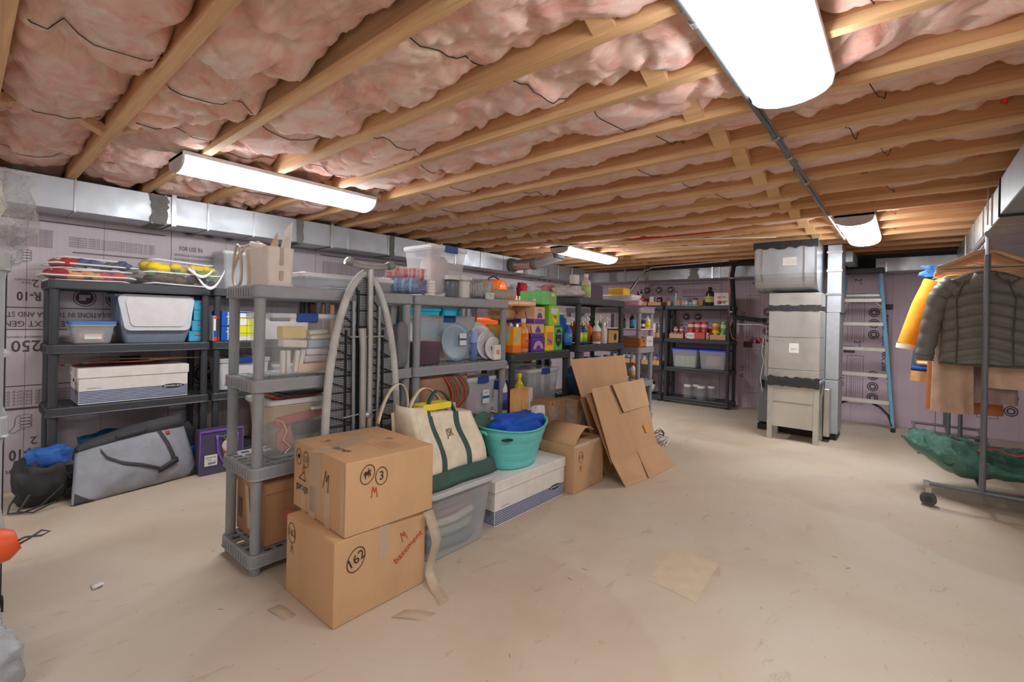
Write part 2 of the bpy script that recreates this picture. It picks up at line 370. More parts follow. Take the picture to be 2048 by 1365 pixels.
# ---------------------------------------------------------------- joists, blocking, insulation
SP = .40; Y0 = .50
jy = [Y0+SP*k for k in range(-7, 18)]       # near face + 0.038 = far face
XJ0, XJ1 = XW, 1.4
for i, y in enumerate(jy):
    if y > YB-.05: break
    mm = LUM if i % 3 else (LUML if i % 2 else LUM)
    if i in (8,): mm = LUMD
    MB().box(XJ0, XR, y-.038, y, ZJ, ZJ+DJ).build('joist', mm, ceil)
    if y > -1: MB().box(XJ0, XR, y-.040, y+.002, ZJ-.0005, ZJ+.030).build('pale_timber_strip', LUML, ceil)  # paler lower edge of the solid joist, laid on as a strip
def fib(x, y, sx, sy, L, Wd, sd):
    e = min(1, (y-sy)/.03, (sy+Wd-y)/.03)
    u = noise.noise(Vector((x*2.3+sd, y*3.0, sd*1.7)))
    q = noise.noise(Vector((x*5.5+sd*2, y*6.0, 4.1)))
    r = 1-abs(noise.noise(Vector((x*4.2-sd+q*.5, y*4.8+q*.6, sd))))*2.2
    t = noise.noise(Vector((x*15+sd, y*15, 2.0)))
    t2 = noise.noise(Vector((x*42+sd, y*26, 7.0)))
    sag = .042*math.sin(math.pi*(y-sy)/Wd)**.7
    n1 = abs(noise.noise(Vector((x*2.4+sd+q*.25, y*3.2+q*.3, sd*.7)))); n2 = abs(noise.noise(Vector((x*6+sd+t*.1, y*7+t*.15, 9.0)))); n3 = abs(t)
    h = .118-sag+.03*u-.13*n1-.065*n2-.028*n3-.012*abs(t2)
    h += .03*(1-max(0, e))**2
    return max(.012, h)
nxt = [y for y in jy if y < YB-.05]
for i in range(len(nxt)-1):
    a, c = nxt[i], nxt[i+1]-.038
    if c < -1.3: continue
    near = 0 < c < 2.6
    x1 = 1.3 if c > .8 else 1.0
    L = x1-XW; nu = int(L/(.017 if near else .035)); nv = 24 if near else 11; sd = i*13.7
    b = MB()
    def fn(u, v):
        x = XW+L*u; y = a+(c-a)*v
        z = ZJ+max(.03 if y > 2 else .0, fib(x, y, XW, a, L, c-a, sd))
        if y > 1.5: z += .006*min(1, (y-1.5)/.6)
        if 2.2 < y and x > -1.2: z += .022*min(1, (x+1.2))
        return (x, y, min(z, ZJ+DJ-.004))
    b.grid(fn, nu, nv); b.f = [f[::-1] for f in b.f]
    b.build('insulation_batt', INSUL, ceil)
    # wire supports
    for k, x in enumerate((-3.9+.13*(i % 3), -3.0+.2*(i % 2), -2.1-.17*(i % 3), -1.25+.1*(i % 4), -.25+.12*(i % 2), .5)):
        w_ = MB(); pts = []
        for q in range(11):
            v = q/10; yy = a+(c-a)*v; xx = x+.05*v
            pts.append((xx, yy, ZJ+max(.03 if yy > 2 else 0, fib(xx, yy, XW, a, L, c-a, sd))-.006))
        w_.tube(pts, .0021, 4); w_.build('support_wire', BLK, ceil)
    # cross bridging in two lines
    for X in (-.69, -3.10):
        if i % 1 == 0:
            for (za, zb, dx) in ((ZJ+.006, ZJ+.17, -.03),):
                bb = MB(); hw = .038; Mx = X+dx+(.03 if X < -2 else 0)
                for (s0, s1) in (((za), (zb)),):
                    vs = []
                    for yy, zz in ((c, s0), (c, s0+.045), (a, s1+.045), (a, s1)): vs += [(Mx-hw, yy, zz), (Mx+hw, yy, zz)]
                    bb.add(vs, [(0, 2, 4, 6), (1, 7, 5, 3), (0, 1, 3, 2), (2, 3, 5, 4), (4, 5, 7, 6), (6, 7, 1, 0)])
                bb.build('bridging', LUML, ceil)
                bb = MB(); vs = []; Mx += .080
                for yy, zz in ((a, za), (a, za+.045), (c, zb+.045), (c, zb)): vs += [(Mx-hw, yy, zz), (Mx+hw, yy, zz)]
                bb.add(vs, [(0, 2, 4, 6), (1, 7, 5, 3), (0, 1, 3, 2), (2, 3, 5, 4), (4, 5, 7, 6), (6, 7, 1, 0)])
                bb.build('bridging', LUML, ceil)
# short timber fixings seen near the big lamp
MB().box(-.20, 1.4, 1.34, 1.38, ZJ, ZJ+.07).build('pale_timber_strip', LUML, ceil)
# ---------------------------------------------------------------- lamps
def lamp(label, x, y0, y1, wdt=.25, group='ceiling lights', p=1.0):
    t = thing('ceiling_light', label, 'light', (x, (y0+y1)/2, ZJ), 0, group); L = (y1-y0)/2; n = 10
    prof = [(wdt/2*math.cos(math.pi*k/n), -.026-.068*math.sin(math.pi*k/n)**.8) for k in range(n+1)]
    b = MB(); b.loft([[(px, -L+.012, pz) for px, pz in prof], [(px, L-.012, pz) for px, pz in prof]], False, True, False)
    b.f = [f[::-1] for f in b.f]; b.build('diffuser', mat((250, 252, 255), .4, 0, 'lamp', LAMP*p), t)
    MB().box(-wdt/2-.006, wdt/2+.006, -L, L, -.024, 0, 0, .003).build('housing', mat((208, 206, 206), .5), t)
    for s in (-1, 1):
        b = MB(); P = [(px*1.03, s*L, pz-.003) for px, pz in prof]+[(-wdt/2-.004, s*L, -.005), (wdt/2+.004, s*L, -.005)]
        Q = [(p[0], s*(L-.012), p[2]) for p in P]; b.loft([P, Q] if s > 0 else [Q, P], True, False); b.build('end_cap', mat((200, 196, 198), .5), t)
    return t
lamp('long white lamp over the left shelves, leftmost in view', -3.12, .77, 1.98)
lamp('large white lamp nearest the camera, at the top right', -.33, .69, 1.91)
lamp('white lamp hanging between the metal plenum and the coats', -.33, 4.48, 5.70, p=1.45)
lamp('small distant white lamp beside the elbow of the round duct', -3.14, 4.55, 5.77, p=1.35)
lamp('added unseen fill lamp behind the camera over the floor, left', -3.12, -1.9, -.68)  # this and the next lamp are unseen, added to brighten the room
lamp('added unseen fill lamp behind the camera over the floor, right', -.33, -1.9, -.68)
lamp('added unseen fill lamp behind the camera near the right wall', 1.3, .2, 1.42)  # another out-of-view lamp, added as fill light
# ---------------------------------------------------------------- ducts
t = thing('supply_duct', 'long rectangular galvanized duct along the left wall below the joists', 'duct', (0, 0, 0))
DX = XW+.33; ZD = 1.886; ZT = 2.098
edges = [-2.5, -1.6, -.6, .18, .50, .92, 1.0, 1.28, 1.62, 2.02, 2.5, 2.98, 3.05, 3.5, 3.95, 4.4, 4.85, 5.3, 5.38, 5.8, 6.2, 6.6, 7.0]
for i in range(len(edges)-1):
    MB().box(XW+.002, DX+(.0015 if i % 2 else 0), edges[i]+.0015, edges[i+1]-.0015, ZD, ZT, 0, .004).build('duct_section', DUCT, t)
    b = MB(); b.box(DX, DX+.008, edges[i]-.006, edges[i]+.006, ZD-.003, ZT); b.box(XW+.01, DX+.008, edges[i]-.006, edges[i]+.006, ZD-.006, ZD); b.build('seam_strip', STEEL, t)
def seal(b, y, wd=.06, n=10):
    P = []
    for k in range(n+1):
        z = ZD-.004+(ZT-ZD)*k/n; P.append((DX+.010, y-wd*(.8+.4*random.random()), z, y+wd*(.8+.4*random.random())))
    for k in range(n): b.add([(DX+.010, P[k][1], P[k][2]), (DX+.010, P[k][3], P[k][2]), (DX+.010, P[k+1][3], P[k+1][2]), (DX+.010, P[k+1][1], P[k+1][2])], [(0, 1, 2, 3)])
    b.box(XW+.02, DX+.009, y-wd*.8, y+wd*.8, ZD-.008, ZD-.005)
for y in (.96, 2.02, 3.02, 5.34):
    b = MB(); seal(b, y, .055 if y < 1 else .03); b.build('sealant_band', mat((126, 126, 122), .8, 0, 'crinkle'), t)
for y in (1.05, 2.33, 3.72, 5.9):
    b = MB(); b.box(DX+.009, DX+.014, y-.014, y+.014, ZD-.006, ZT+.03); b.box(XW+.01, DX+.014, y-.014, y+.014, ZD-.010, ZD-.006); b.build('hanger_strap', STEEL, t)
t = thing('supply_duct', 'rectangular galvanized duct along the back wall above the pantry shelves', 'duct', (0, 0, 0))
DY = YB-.33; xe = [DX+.002, -3.85, -3.79, -3.55, -3.2, -2.85, -2.5, -2.44, -2.1, -1.75, -1.3, -.85, -.62, -.20, .16, .60, 1.05, 1.5]
for i in range(len(xe)-1):
    MB().box(xe[i]+.0015, xe[i+1]-.0015, DY-(.0015 if i % 2 else 0), YB-.002, ZD, ZT-.05, 0, .004).build('duct_section', DUCT, t)
    MB().box(xe[i]-.006, xe[i]+.006, DY-.008, DY, ZD-.003, ZT-.05).build('seam_strip', STEEL, t)
for x in (-3.82, -2.47):
    b = MB()
    P = [(x-.07*(.7+.6*random.random()), ZD+(ZT-.05-ZD)*k/12, x+.07*(.7+.6*random.random())) for k in range(13)]
    for k in range(12): b.add([(P[k][0], DY-.010, P[k][1]), (P[k][2], DY-.010, P[k][1]), (P[k+1][2], DY-.010, P[k+1][1]), (P[k+1][0], DY-.010, P[k+1][1])], [(0, 1, 2, 3)])
    b.build('sealant_band', mat((150, 150, 146), .8, 0, 'crinkle'), t)
for x in (-3.6, -3.25, -2.2): MB().box(x-.013, x+.013, DY-.014, DY-.009, ZD-.004, ZT+.02).build('hanger_strap', STEEL, t)
MB().box(xe[4], 1.5, DY-.02, YB-.01, ZT-.048, ZT-.004).build('black_insulation_edge', mat((52, 54, 60), .8, 0, 'crinkle'), t)
b = MB(); b.box(-.62, -.30, DY-.03, DY-.012, ZD+.01, ZT-.05); b.build('sealant_patch', mat((48, 50, 56), .8, 0, 'crinkle'), t)
# right trunk
t = thing('supply_duct', 'large galvanized trunk duct at the right edge beside the clothes rails', 'duct', (0, 0, 0))
for y0, y1, x1, z0 in ((-2.3, -1.0, 1.15, ZD), (-1.0, .3, 1.15, ZD), (.3, 1.6, 1.15, ZD), (1.6, 2.75, 1.15, ZD), (2.75, 3.88, 1.15, ZD)):
    MB().box(.40, x1, y0+.002, y1-.002, z0, ZT, 0, .004).build('duct_section', DUCT, t)
for y0, y1 in ((3.9, 4.3), (4.3, 4.75), (4.75, 5.3), (5.3, 6.1), (6.1, DY-.03)):
    MB().box(.41, .95, y0+.002, y1-.002, ZD+.005, ZT, 0, .004).build('duct_section', DUCTB, t)
    MB().box(.403, .410, y0-.005, y0+.005, ZD+.005, ZT).build('seam_strip', STEEL, t)
b = MB(); b.box(.393, .40, 3.87, 3.90, ZD-.01, ZT); b.box(.40, 1.15, 3.87, 3.90, ZD-.012, ZD); b.build('seam_strip', SEAL, t)
b = MB(); b.box(.385, .392, 4.30, 4.312, 1.90, ZT+.07); b.build('hanger_strap', STEEL, t)
# round branch
t = thing('round_duct', 'round galvanized branch duct elbowing up from the left trunk', 'duct', (0, 0, 0))
b = MB(); b.tube([(DX+.02, 5.02, 1.975), (-4.0, 5.02, 1.975), (-3.82, 5.02, 1.978)], .075, 18); b.build('straight_pipe', STEEL, t)
b = MB(); b.tube([(-3.82, 5.02, 1.978), (-3.72, 5.03, 1.99), (-3.60, 5.05, 2.03), (-3.545, 5.06, 2.04), (-3.50, 5.06, 2.062)], .076, 18); b.build('elbow', STEEL, t)
for x in (-4.21, -3.86):
    MB().cyl((x-.03, 5.02, 1.975), (x+.03, 5.02, 1.977), .081 if x > -4 else .10, .079 if x > -4 else .085, 18).build('sealant_band', mat((96, 98, 92), .8, 0, 'crinkle'), t)
MB().cyl((-3.50, 5.06, 2.03), (-3.495, 5.06, 2.097), .08, .082, 18).build('sealant_band', SEAL, t)
# ---------------------------------------------------------------- furnace and return plenum
FX0, FX1, FY0, FY1 = -1.14, -.67, 5.65, 6.0
t = thing('return_plenum', 'tall galvanized return air duct with a rounded elbow standing before the furnace', 'duct', (0, 0, 0))
MB().box(FX0+.03, FX1-.03, FY0+.01, FY1-.01, .14, .62).build('base_panel', mat((205, 202, 190), .45, .35, 'duct'), t)
MB().box(FX0+.03, FX1-.03, FY0+.006, FY0+.012, .40, .406).build('panel_crease', STEEL, t)
for x in (FX0, FX1-.05):
    for y in (FY0, FY1-.05): 
        MB().box(x, x+.05, y, y+.05, 0, .61, 0, .003).build('leg', mat((198, 198, 190), .45, .4), t)
MB().box(FX0-.01, FX1+.012, FY0-.012, FY1, .625, .655, 0, .004).build('collar', DUCT, t)
for z0, z1 in ((.66, .75), (.752, 1.09), (1.092, 1.37), (1.42, 1.56)):
    MB().box(FX0, FX1, FY0, FY1, z0, z1, 0, .005).build('duct_section', DUCTB, t)
for z0, z1, x0 in ((.58, .665, FX0), (1.375, 1.42, FX0)):
    b = MB(); n = 16
    P = [(x0-.003+(FX1-x0+.006)*k/n, z0-.012*random.random(), z1+.018*random.random()) for k in range(n+1)]
    for k in range(n): b.add([(P[k][0], FY0-.006-.008*(z0 < .6), P[k][1]), (P[k+1][0], FY0-.006-.008*(z0 < .6), P[k+1][1]), (P[k+1][0], FY0-.006-.008*(z0 < .6), P[k+1][2]), (P[k][0], FY0-.006-.008*(z0 < .6), P[k][2])], [(0, 1, 2, 3)])
    b.build('sealant_band', mat((52, 52, 54), .7, 0, 'crinkle'), t)
# elbow: profile in Y/Z swept along X
def prof(e=0):
    P = [(FY1+.45, ZT-.004), (FY0-.10-e, ZT-.004), (FY0-.10-e, 1.80)]
    for k in range(9):
        a = math.pi*.5*k/8; P.append((FY0+.10-(.20+e)*math.cos(a), 1.80-(.22+e)*math.sin(a)))
    P += [(FY0+.34, 1.58-e), (FY0+.40, 1.60), (FY0+.5, 1.85), (FY1+.45, 1.88)]; return P
EX0, EX1 = -1.27, -.70
b = MB(); b.loft([[(EX0, y, z) for y, z in prof()], [(EX1, y, z) for y, z in prof()]], True, False); b.build('elbow', DUCT, t)
for x in (EX0+.012, EX0+.075, EX1-.11, EX1-.006):
    b = MB(); b.loft([[(x-.007, y, z) for y, z in prof(.007)], [(x+.007, y, z) for y, z in prof(.007)]], True, False); b.build('seam_rib', STEEL, t)
b = MB(); n = 18; P = [(EX0-.01+(EX1-EX0+.02)*k/n, 2.005+.03*random.random(), ZT-.003) for k in range(n+1)]
for k in range(n): b.add([(P[k][0], FY0-.112, P[k][1]), (P[k+1][0], FY0-.112, P[k+1][1]), (P[k+1][0], FY0-.112, P[k+1][2]), (P[k][0], FY0-.112, P[k][2])], [(0, 1, 2, 3)])
b.build('sealant_band', mat((36, 36, 40), .7, 0, 'crinkle'), t)
decal('y', (-.94, FY0-.103, 1.88), .13, .085, mat((205, 200, 190), .6), t, 'label_sticker')
decal('y', (-.90, FY0-.002, .98), .09, .10, mat((232, 230, 226), .6), t, 'label_sticker')
for k in range(4): text('size part no. made in plant', .009, 'y', (-.92, FY0-.104, 1.86+.014*k), INKL, t, 0)
text('||||| 42', .02, 'y', (-.90, FY0-.003, .97), INK, t, 0)
# air handler
t = thing('furnace', 'tall grey air handler cabinet behind the galvanized return duct', 'furnace', (0, 0, 0))
CAB = mat((176, 180, 184), .5)
MB().box(-.665, -.545, 6.02, 6.40, .07, .64, 0, .006).build('lower_cabinet', CAB, t)
MB().box(-.665, -.545, 6.02, 6.40, .645, 1.36, 0, .006).build('upper_cabinet', CAB, t)
MB().box(-1.20, -.67, 6.03, 6.40, .07, 1.36, 0, .006).build('rear_cabinet', CAB, t)
MB().box(-1.315, -1.205, 6.05, 6.35, .09, .95, 0, .006).build('side_cabinet', mat((120, 126, 132), .5), t)
MB().box(-1.315, -.555, 6.04, 6.38, .0, .07).build('foot_pad', BLK, t)
MB().box(-.655, -.60, 5.86, 6.01, .06, .56, 0, .006).build('filter_rack', DUCTB, t)
MB().box(-.665, -.535, 6.03, 6.40, 1.362, 2.09, 0, .005).build('supply_plenum', DUCT, t)
for z in (1.55, 1.80, 2.0): MB().box(-.67, -.53, 6.02, 6.03, z, z+.02).build('plenum_flange', STEEL, t)
MB().box(-.56, -.47, 6.41, 7.1, ZD+.05, 2.06, 0, .004).build('plenum_branch', DUCT, t)
MB().box(-1.245, -1.21, 6.0, 6.045, .62, 1.02, 0, .004).build('control_box', mat((210, 210, 208), .5), t)
b = MB(); b.tube([(-1.26, 6.0, 1.06), (-1.27, 5.98, .9), (-1.25, 5.98, .8), (-1.28, 5.98, .6), (-1.26, 5.98, .45)], .006, 6); b.build('control_wire', PAPER, t)
MB().box(-1.285, -1.25, 5.99, 6.04, .50, .58).build('wire_connector', BLK, t)
MB().blob((-1.30, 6.0, 1.04), .02, .02, .025).build('red_valve_cap', RED, t)
# line set pipe
t = thing('refrigerant_line', 'black insulated pipe bending down the back wall to the furnace', 'pipe', (0, 0, 0))
PI_ = mat((40, 40, 44), .75, 0, 'crinkle')
b = MB(); b.tube([(-1.3, 7.05, 2.05), (-1.6, 7.02, 2.055), (-1.80, 7.0, 2.06), (-1.86, 6.98, 2.03), (-1.88, 6.98, 1.9), (-1.86, 6.98, 1.6), (-1.85, 6.98, 1.36), (-1.83, 6.97, 1.31), (-1.75, 6.96, 1.30), (-1.5, 6.9, 1.275), (-1.36, 6.5, 1.27)], .030, 10); b.build('insulated_pipe', PI_, t)
b = MB(); b.tube([(-1.90, 6.95, 2.04), (-1.92, 6.95, 1.8), (-1.90, 6.95, 1.45), (-1.88, 6.96, 1.1), (-1.86, 6.98, 1.02), (-1.80, 7.0, .99), (-1.66, 7.02, .985)], .006, 6); b.build('copper_pipe', mat((196, 120, 80), .35, .7), t)
for z in (1.85, 1.38): MB().cyl((-1.875, 6.985, z), (-1.875, 6.985, z+.012), .036).build('zip_tie', PAPER, t)
t2 = thing('filter_drier', 'small black filter drier with a magenta band on the back wall', 'filter', (-1.58, 7.02, .985))
MB().lathe([(.006, -.07), (.024, -.055), (.028, -.04), (.028, .04), (.024, .055), (.006, .07)], n=14).xf(Matrix.Rotation(math.pi/2, 4, 'Y')).build('body', BLK, t2)
MB().cyl((-.014, 0, 0), (.014, 0, 0), .0295, n=14).build('band', mat((214, 60, 150), .5), t2)
MB().lathe([(.045, 0), (.045, .006), (.02, .012), (.0, .012)], n=16).xf(Matrix.Translation((.12, .0, 0)) @ Matrix.Rotation(math.pi/2, 4, 'X')).build('wall_sleeve', mat((130, 108, 104), .7), t2)
t = thing('cable', 'white thermostat wire looping from the black pipe to the furnace', 'wire', (0, 0, 0))
b = MB(); b.tube([(-1.78, 6.90, 1.22), (-1.7, 6.88, 1.215), (-1.5, 6.82, 1.22), (-1.40, 6.8, 1.2), (-1.39, 6.75, 1.0), (-1.40, 6.7, .7)], .006, 6); b.build('wire', PAPER, t)
t = thing('cable_bundle', 'dark cables and white wire slanting down to the yellow case by the pantry', 'wire', (0, 0, 0))
b = MB(); b.tube([(-2.1, 6.9, 2.08), (-2.6, 6.9, 2.075), (-3.0, 6.9, 2.05), (-3.15, 6.9, 2.0), (-3.35, 6.9, 1.75), (-3.48, 6.9, 1.52)], .016, 8); b.build('dark_cable', PI_, t)
b = MB(); b.tube([(-1.9, 6.87, 2.09), (-2.6, 6.87, 2.07), (-3.0, 6.87, 2.06), (-3.13, 6.87, 2.01), (-3.33, 6.87, 1.74), (-3.5, 6.87, 1.5)], .007, 6); b.build('white_wire', PAPER, t)
# conduit and pipes on the joists
t = thing('conduit', 'dark metal conduit running under the joists beside the big lamp', 'conduit', (0, 0, 0))
CON = mat((112, 116, 120), .35, .7)
b = MB(); b.tube([(-.475, -2.3, 2.082), (-.475, 0, 2.082), (-.475, 2.96, 2.082)], .011, 10); b.tube([(-.485, 2.96, 2.082), (-.49, 5.7, 2.082)], .010, 10); b.tube([(-.458, 1.9, 2.083), (-.465, 3.3, 2.083), (-.475, 4.0, 2.085)], .006, 6); b.build('pipe', CON, t)
for y in (1.34, 2.40, 2.72, 3.26, 4.3): MB().cyl((-.475, y-.012, 2.082), (-.475, y+.012, 2.082), .0165, n=10).build('coupling', STEEL, t)
for y in (1.30, 2.46, 3.20): MB().box(-.50, -.44, y-.008, y+.008, 2.092, 2.098).build('clip', STEEL, t)
t = thing('gas_line', 'orange flexible tubing threaded through the joists on the right', 'pipe', (0, 0, 0))
ORG = mat((226, 84, 46), .45)
b = MB(); pts = [(.30, 2.2+.1*k, 2.20+.012*math.sin(k*1.6)) for k in range(24)]; b.tube(pts, .011, 8); b.build('tube', ORG, t)
b = MB(); b.tube([(.30, 4.9, 2.13), (.2, 4.9, 2.125), (-.3, 4.9, 2.12), (-1.0, 4.88, 2.13), (-1.8, 4.86, 2.135), (-2.4, 4.85, 2.14)], .009, 8); b.build('tube', RED, t)
t = thing('cable', 'pale cable stapled across the joists toward the distant lamp', 'wire', (0, 0, 0))
b = MB(); b.tube([(-3.2, 4.3, 2.088), (-3.0, 4.5, 2.083), (-2.4, 5.2, 2.088), (-1.5, 5.45, 2.083)], .007, 6); b.tube([(-3.12, 4.6, 2.09), (-2.8, 4.55, 2.085), (-1.9, 4.8, 2.09), (-1.0, 5.2, 2.085)], .006, 6); b.build('cable', mat((226, 214, 196), .5), t)
# ---------------------------------------------------------------- plastic shelving units
def shelf(label, x0, x1, y0, y1, tops, m, group, th=.062, long='y', nolat=False):
    t = thing('shelving_unit', label, 'shelf', (x0, y0, 0), 0, group); W, L = x1-x0, y1-y0; pr = .024
    px = (.035, W-.035); py = (.035, L-.035)
    b = MB()
    for q, h in enumerate(tops):
        b = MB(); zt = h; z0 = h-th
        outer = lambda z, g=0: b.rrect(-g, W+g, -g, L+g, .03, z, 3)
        inner = lambda z: b.rrect(.012, W-.012, .012, L-.012, .022, z, 3)
        n = len(outer(0))
        b.loft([outer(z0+.004), outer(z0+.006, .004), outer(z0+.012), outer(zt-.006), outer(zt, -.003)], False, False)
        b.loft([inner(zt-.008), inner(z0)], False, False)          # inner skirt
        O, I = outer(z0+.004), inner(z0); b.add(O+I, [(k, n+k, n+(k+1) % n, (k+1) % n) for k in range(n)])
        # top deck with slots
        O, I = outer(zt, -.003), inner(zt-.002); b.add(O+I, [(k, (k+1) % n, n+(k+1) % n, n+k) for k in range(n)])
        nb = int((W if long == 'x' else L)/.055); mb = int((L if long == 'x' else W)/.055)
        LL, WW = (W, L) if long == 'x' else (L, W)
        for k in range(nb+1):
            c = .012+(LL-.024)*k/nb; a0, a1 = c-.008, c+.008
            if long == 'y': b.box(.012, W-.012, max(.01, a0), min(L-.01, a1), zt-.012, zt-.002)
            else: b.box(max(.01, a0), min(W-.01, a1), .012, L-.012, zt-.012, zt-.002)
        for k in range(mb+1):
            c = .012+(WW-.024)*k/mb; a0, a1 = c-.011, c+.011
            if long == 'y': b.box(max(.01, a0), min(W-.01, a1), .012, L-.012, zt-.011, zt-.0015)
            else: b.box(.012, W-.012, max(.01, a0), min(L-.01, a1), zt-.011, zt-.0015)
        # ribs moulded on the short ends
        if long == 'y':
            for e in (0, L):
                for k in range(10):
                    x = .05+(W-.1)*k/9; b.box(x-.006, x+.006, e-(.004 if e == 0 else 0), e+(.004 if e else 0), z0+.012, zt-.012)
        tr = b.build('shelf_tray', m, t)
    for k in range(len(tops)):
        z1 = tops[k]-th+.004; z0 = 0 if k == len(tops)-1 else tops[k+1]-.004
        if z1-z0 < .01: continue
        for x in px:
            for y in py:
                b = MB(); b.lathe([(pr*.9, z0), (pr, z0+.01), (pr*1.02, z1-.03), (pr*1.12, z1-.005), (pr*1.12, z1)], (x, y, 0), 12); b.build('post' if z0 > 0 else 'foot', m, t)
    return t
GW = 'grey plastic shelving units'; BW = 'black plastic shelving units'
RX0, RX1 = -2.665, -2.285
T1 = (1.36, .915, .505, .10)
shelf('grey plastic shelving unit nearest, holding the white cleaning-caddy bin', RX0, RX1, .88, 1.79, T1, GRAY, GW)
shelf('grey plastic shelving unit holding the maroon box, second in the row', RX0, RX1, 1.80, 2.68, T1, GRAY, GW)
shelf('low black shelving unit holding the yellow and purple cleaning boxes', RX0+.04, RX1+.02, 2.70, 3.50, (.965, .45, .10), BLACK, BW, .07)
shelf('black shelving unit with spray bottles behind the leaning cardboard', RX0+.06, RX1+.08, 3.53, 4.42, (1.43, 1.005, .55, .10), BLACK, BW, .065)
shelf('grey shelving unit farthest in the row, holding the small wooden drawer box', -3.02, -2.09, 4.52, 4.89, (1.37, .955, .60, .10), GRAY, GW, .06, 'x')
TL = (1.42, .995, .585, .115)
LX0, LX1 = -4.575, -4.185
shelf('black shelving unit at far left, holding the zip bags and white file box', LX0, LX1, .37, 1.29, TL, BLACK, BW)
shelf('black shelving unit by the left wall behind the nearest grey shelf', LX0, LX1, 1.305, 2.22, TL, BLACK, BW)
shelf('black shelving unit on the left wall behind the ironing board', LX0, LX1, 2.235, 3.15, TL, BLACK, BW)
shelf('grey shelving unit by the left wall holding the turquoise tubs', LX0, LX1, 3.165, 4.08, TL, GRAY, GW)
shelf('grey shelving unit by the left wall with the pumpkin bucket', LX0, LX1, 4.10, 5.0, (1.52, 1.10, .60, .115), GRAY, GW)
shelf('black shelving unit by the left wall, nearest the back corner', LX0, LX1, 5.03, 5.95, TL, BLACK, BW)
TP = (1.475, .975, .54, .085)
shelf('black pantry shelving unit with the cans and two lidded storage bins', -2.87, -1.90, 7.03, 7.41, TP, BLACK, BW, .06, 'x')
shelf('black pantry shelving unit left of the one with canned food', -3.80, -2.885, 7.03, 7.41, TP, BLACK, BW, .06, 'x')
t = shelf('pale grey shelving unit cut off at the left frame edge', -2.72, -2.32, -.82, .115, (1.425, .86, .46, .10), mat((178, 184, 186), .45), GW, .075)
# ================================================================ builders for stored things (front faces +X)
def carton(name, label, cat, x0, x1, y0, y1, z0, z1, m, group=None, rz=0, body='carton_body', flaps=False, tape=False, piv=None):
    cx, cy = ((x0+x1)/2, (y0+y1)/2); t = thing(name, label, cat, (cx, cy, z0+.001), rz, group)
    w, d, h = (x1-x0)/2, (y1-y0)/2, z1-z0
    MB().box(-w, w, -d, d, 0, h, 0, .003).build(body, m, t)
    if flaps:
        e = .0022
        MB().box(-w+.002, w-.002, -d+.002, -.001, h, h+e).build('flap', m, t); MB().box(-w+.002, w-.002, .001, d-.002, h, h+e).build('flap', m, t)
    if tape:
        b = MB(); b.box(-w-.001, w+.001, -.025, .025, h+.0025, h+.0032); b.box(w+.0005, w+.0015, -.025, .025, h*.6, h+.003); b.build('packing_tape', TAPE, t)
    return t, w, d, h
def pbox(name, label, cat, x0, x1, y0, y1, z0, z1, m, band=None, txt=None, tcol=PAPER, group=None, side=None, ts=.02, top=None):
    t, w, d, h = carton(name, label, cat, x0, x1, y0, y1, z0, z1, m, group, body='box_body')
    if band: decal('x', (w+.0006, 0, h*band[1]), 2*d*.98, h*band[2], band[0], t, 'printed_band'); decal('y', (0, -d-.0006, h*band[1]), 2*w*.98, h*band[2], band[0], t, 'printed_band')
    if txt: text(txt, min(ts, h*.4), 'x', (w+.0015, 0, h*.62), tcol, t, w=min(2*d*.8, ts*len(txt)*.6))
    if side: text(side, min(ts*1.2, h*.4), 'y', (0, -d-.0015, h*.55), tcol, t, w=min(2*w*.7, ts*len(side)*.7))
    return t
def storage_bin(name, label, cat, x0, x1, y0, y1, z0, z1, latch=None, lid=CLEARL, body=CLEAR, group='clear storage bins', rz=0, lidh=.022, tap=.018, latchf='x', r=.03, sticker=False, rim=.008):
    cx, cy = ((x0+x1)/2, (y0+y1)/2); t = thing(name, label, cat, (cx, cy, z0+.001), rz, group); w, d, h = (x1-x0)/2-rim, (y1-y0)/2-rim, z1-z0
    b = MB(); b.loft([b.rrect(-w+tap+.006, w-tap-.006, -d+tap+.006, d-tap-.006, r, 0), b.rrect(-w+tap, w-tap, -d+tap, d-tap, r, .008), b.rrect(-w, w, -d, d, r, h-lidh)], False, False)
    b.add(b.rrect(-w+tap+.006, w-tap-.006, -d+tap+.006, d-tap-.006, r, 0), [tuple(range(15, -1, -1))])
    b.loft([b.rrect(-w, w, -d, d, r, h-lidh-.012), b.rrect(-w-.006, w+.006, -d-.006, d+.006, r, h-lidh-.011), b.rrect(-w-.006, w+.006, -d-.006, d+.006, r, h-lidh)], False, False)
    b.build('tub', body, t)
    b = MB(); e = rim; b.loft([b.rrect(-w-e, w+e, -d-e, d+e, r, h-lidh), b.rrect(-w-e, w+e, -d-e, d+e, r, h-.004), b.rrect(-w-e+.005, w+e-.005, -d-e+.005, d+e-.005, r, h), b.rrect(-w+.02, w-.02, -d+.02, d-.02, r*.7, h-.001), b.rrect(-w+.024, w-.024, -d+.024, d-.024, r*.7, h-.006)], True, False); b.build('lid', lid, t)
    if latch:
        for s in (-1, 1):
            b = MB()
            if latchf == 'x': b.box(s*(w+e)-.006, s*(w+e)+.008, -.055, .055, h-lidh-.022, h+.003, 0, .004)
            else: b.box(-.055, .055, s*(d+e)-.008, s*(d+e)+.006, h-lidh-.022, h+.003, 0, .004)
            b.build('latch', latch, t)
    if sticker:
        decal('x', (w-.004, .04, h*.5), .07, .10, PAPER, t, 'sticker', 0, .006); decal('x', (w-.004, .04, h*.49), .07, .018, mat((24, 96, 150), .5), t, 'sticker_band', 0, .007)
        text('66 QT', .016, 'x', (w+.004, .04, h*.5+.03), INK, t); 
    return t
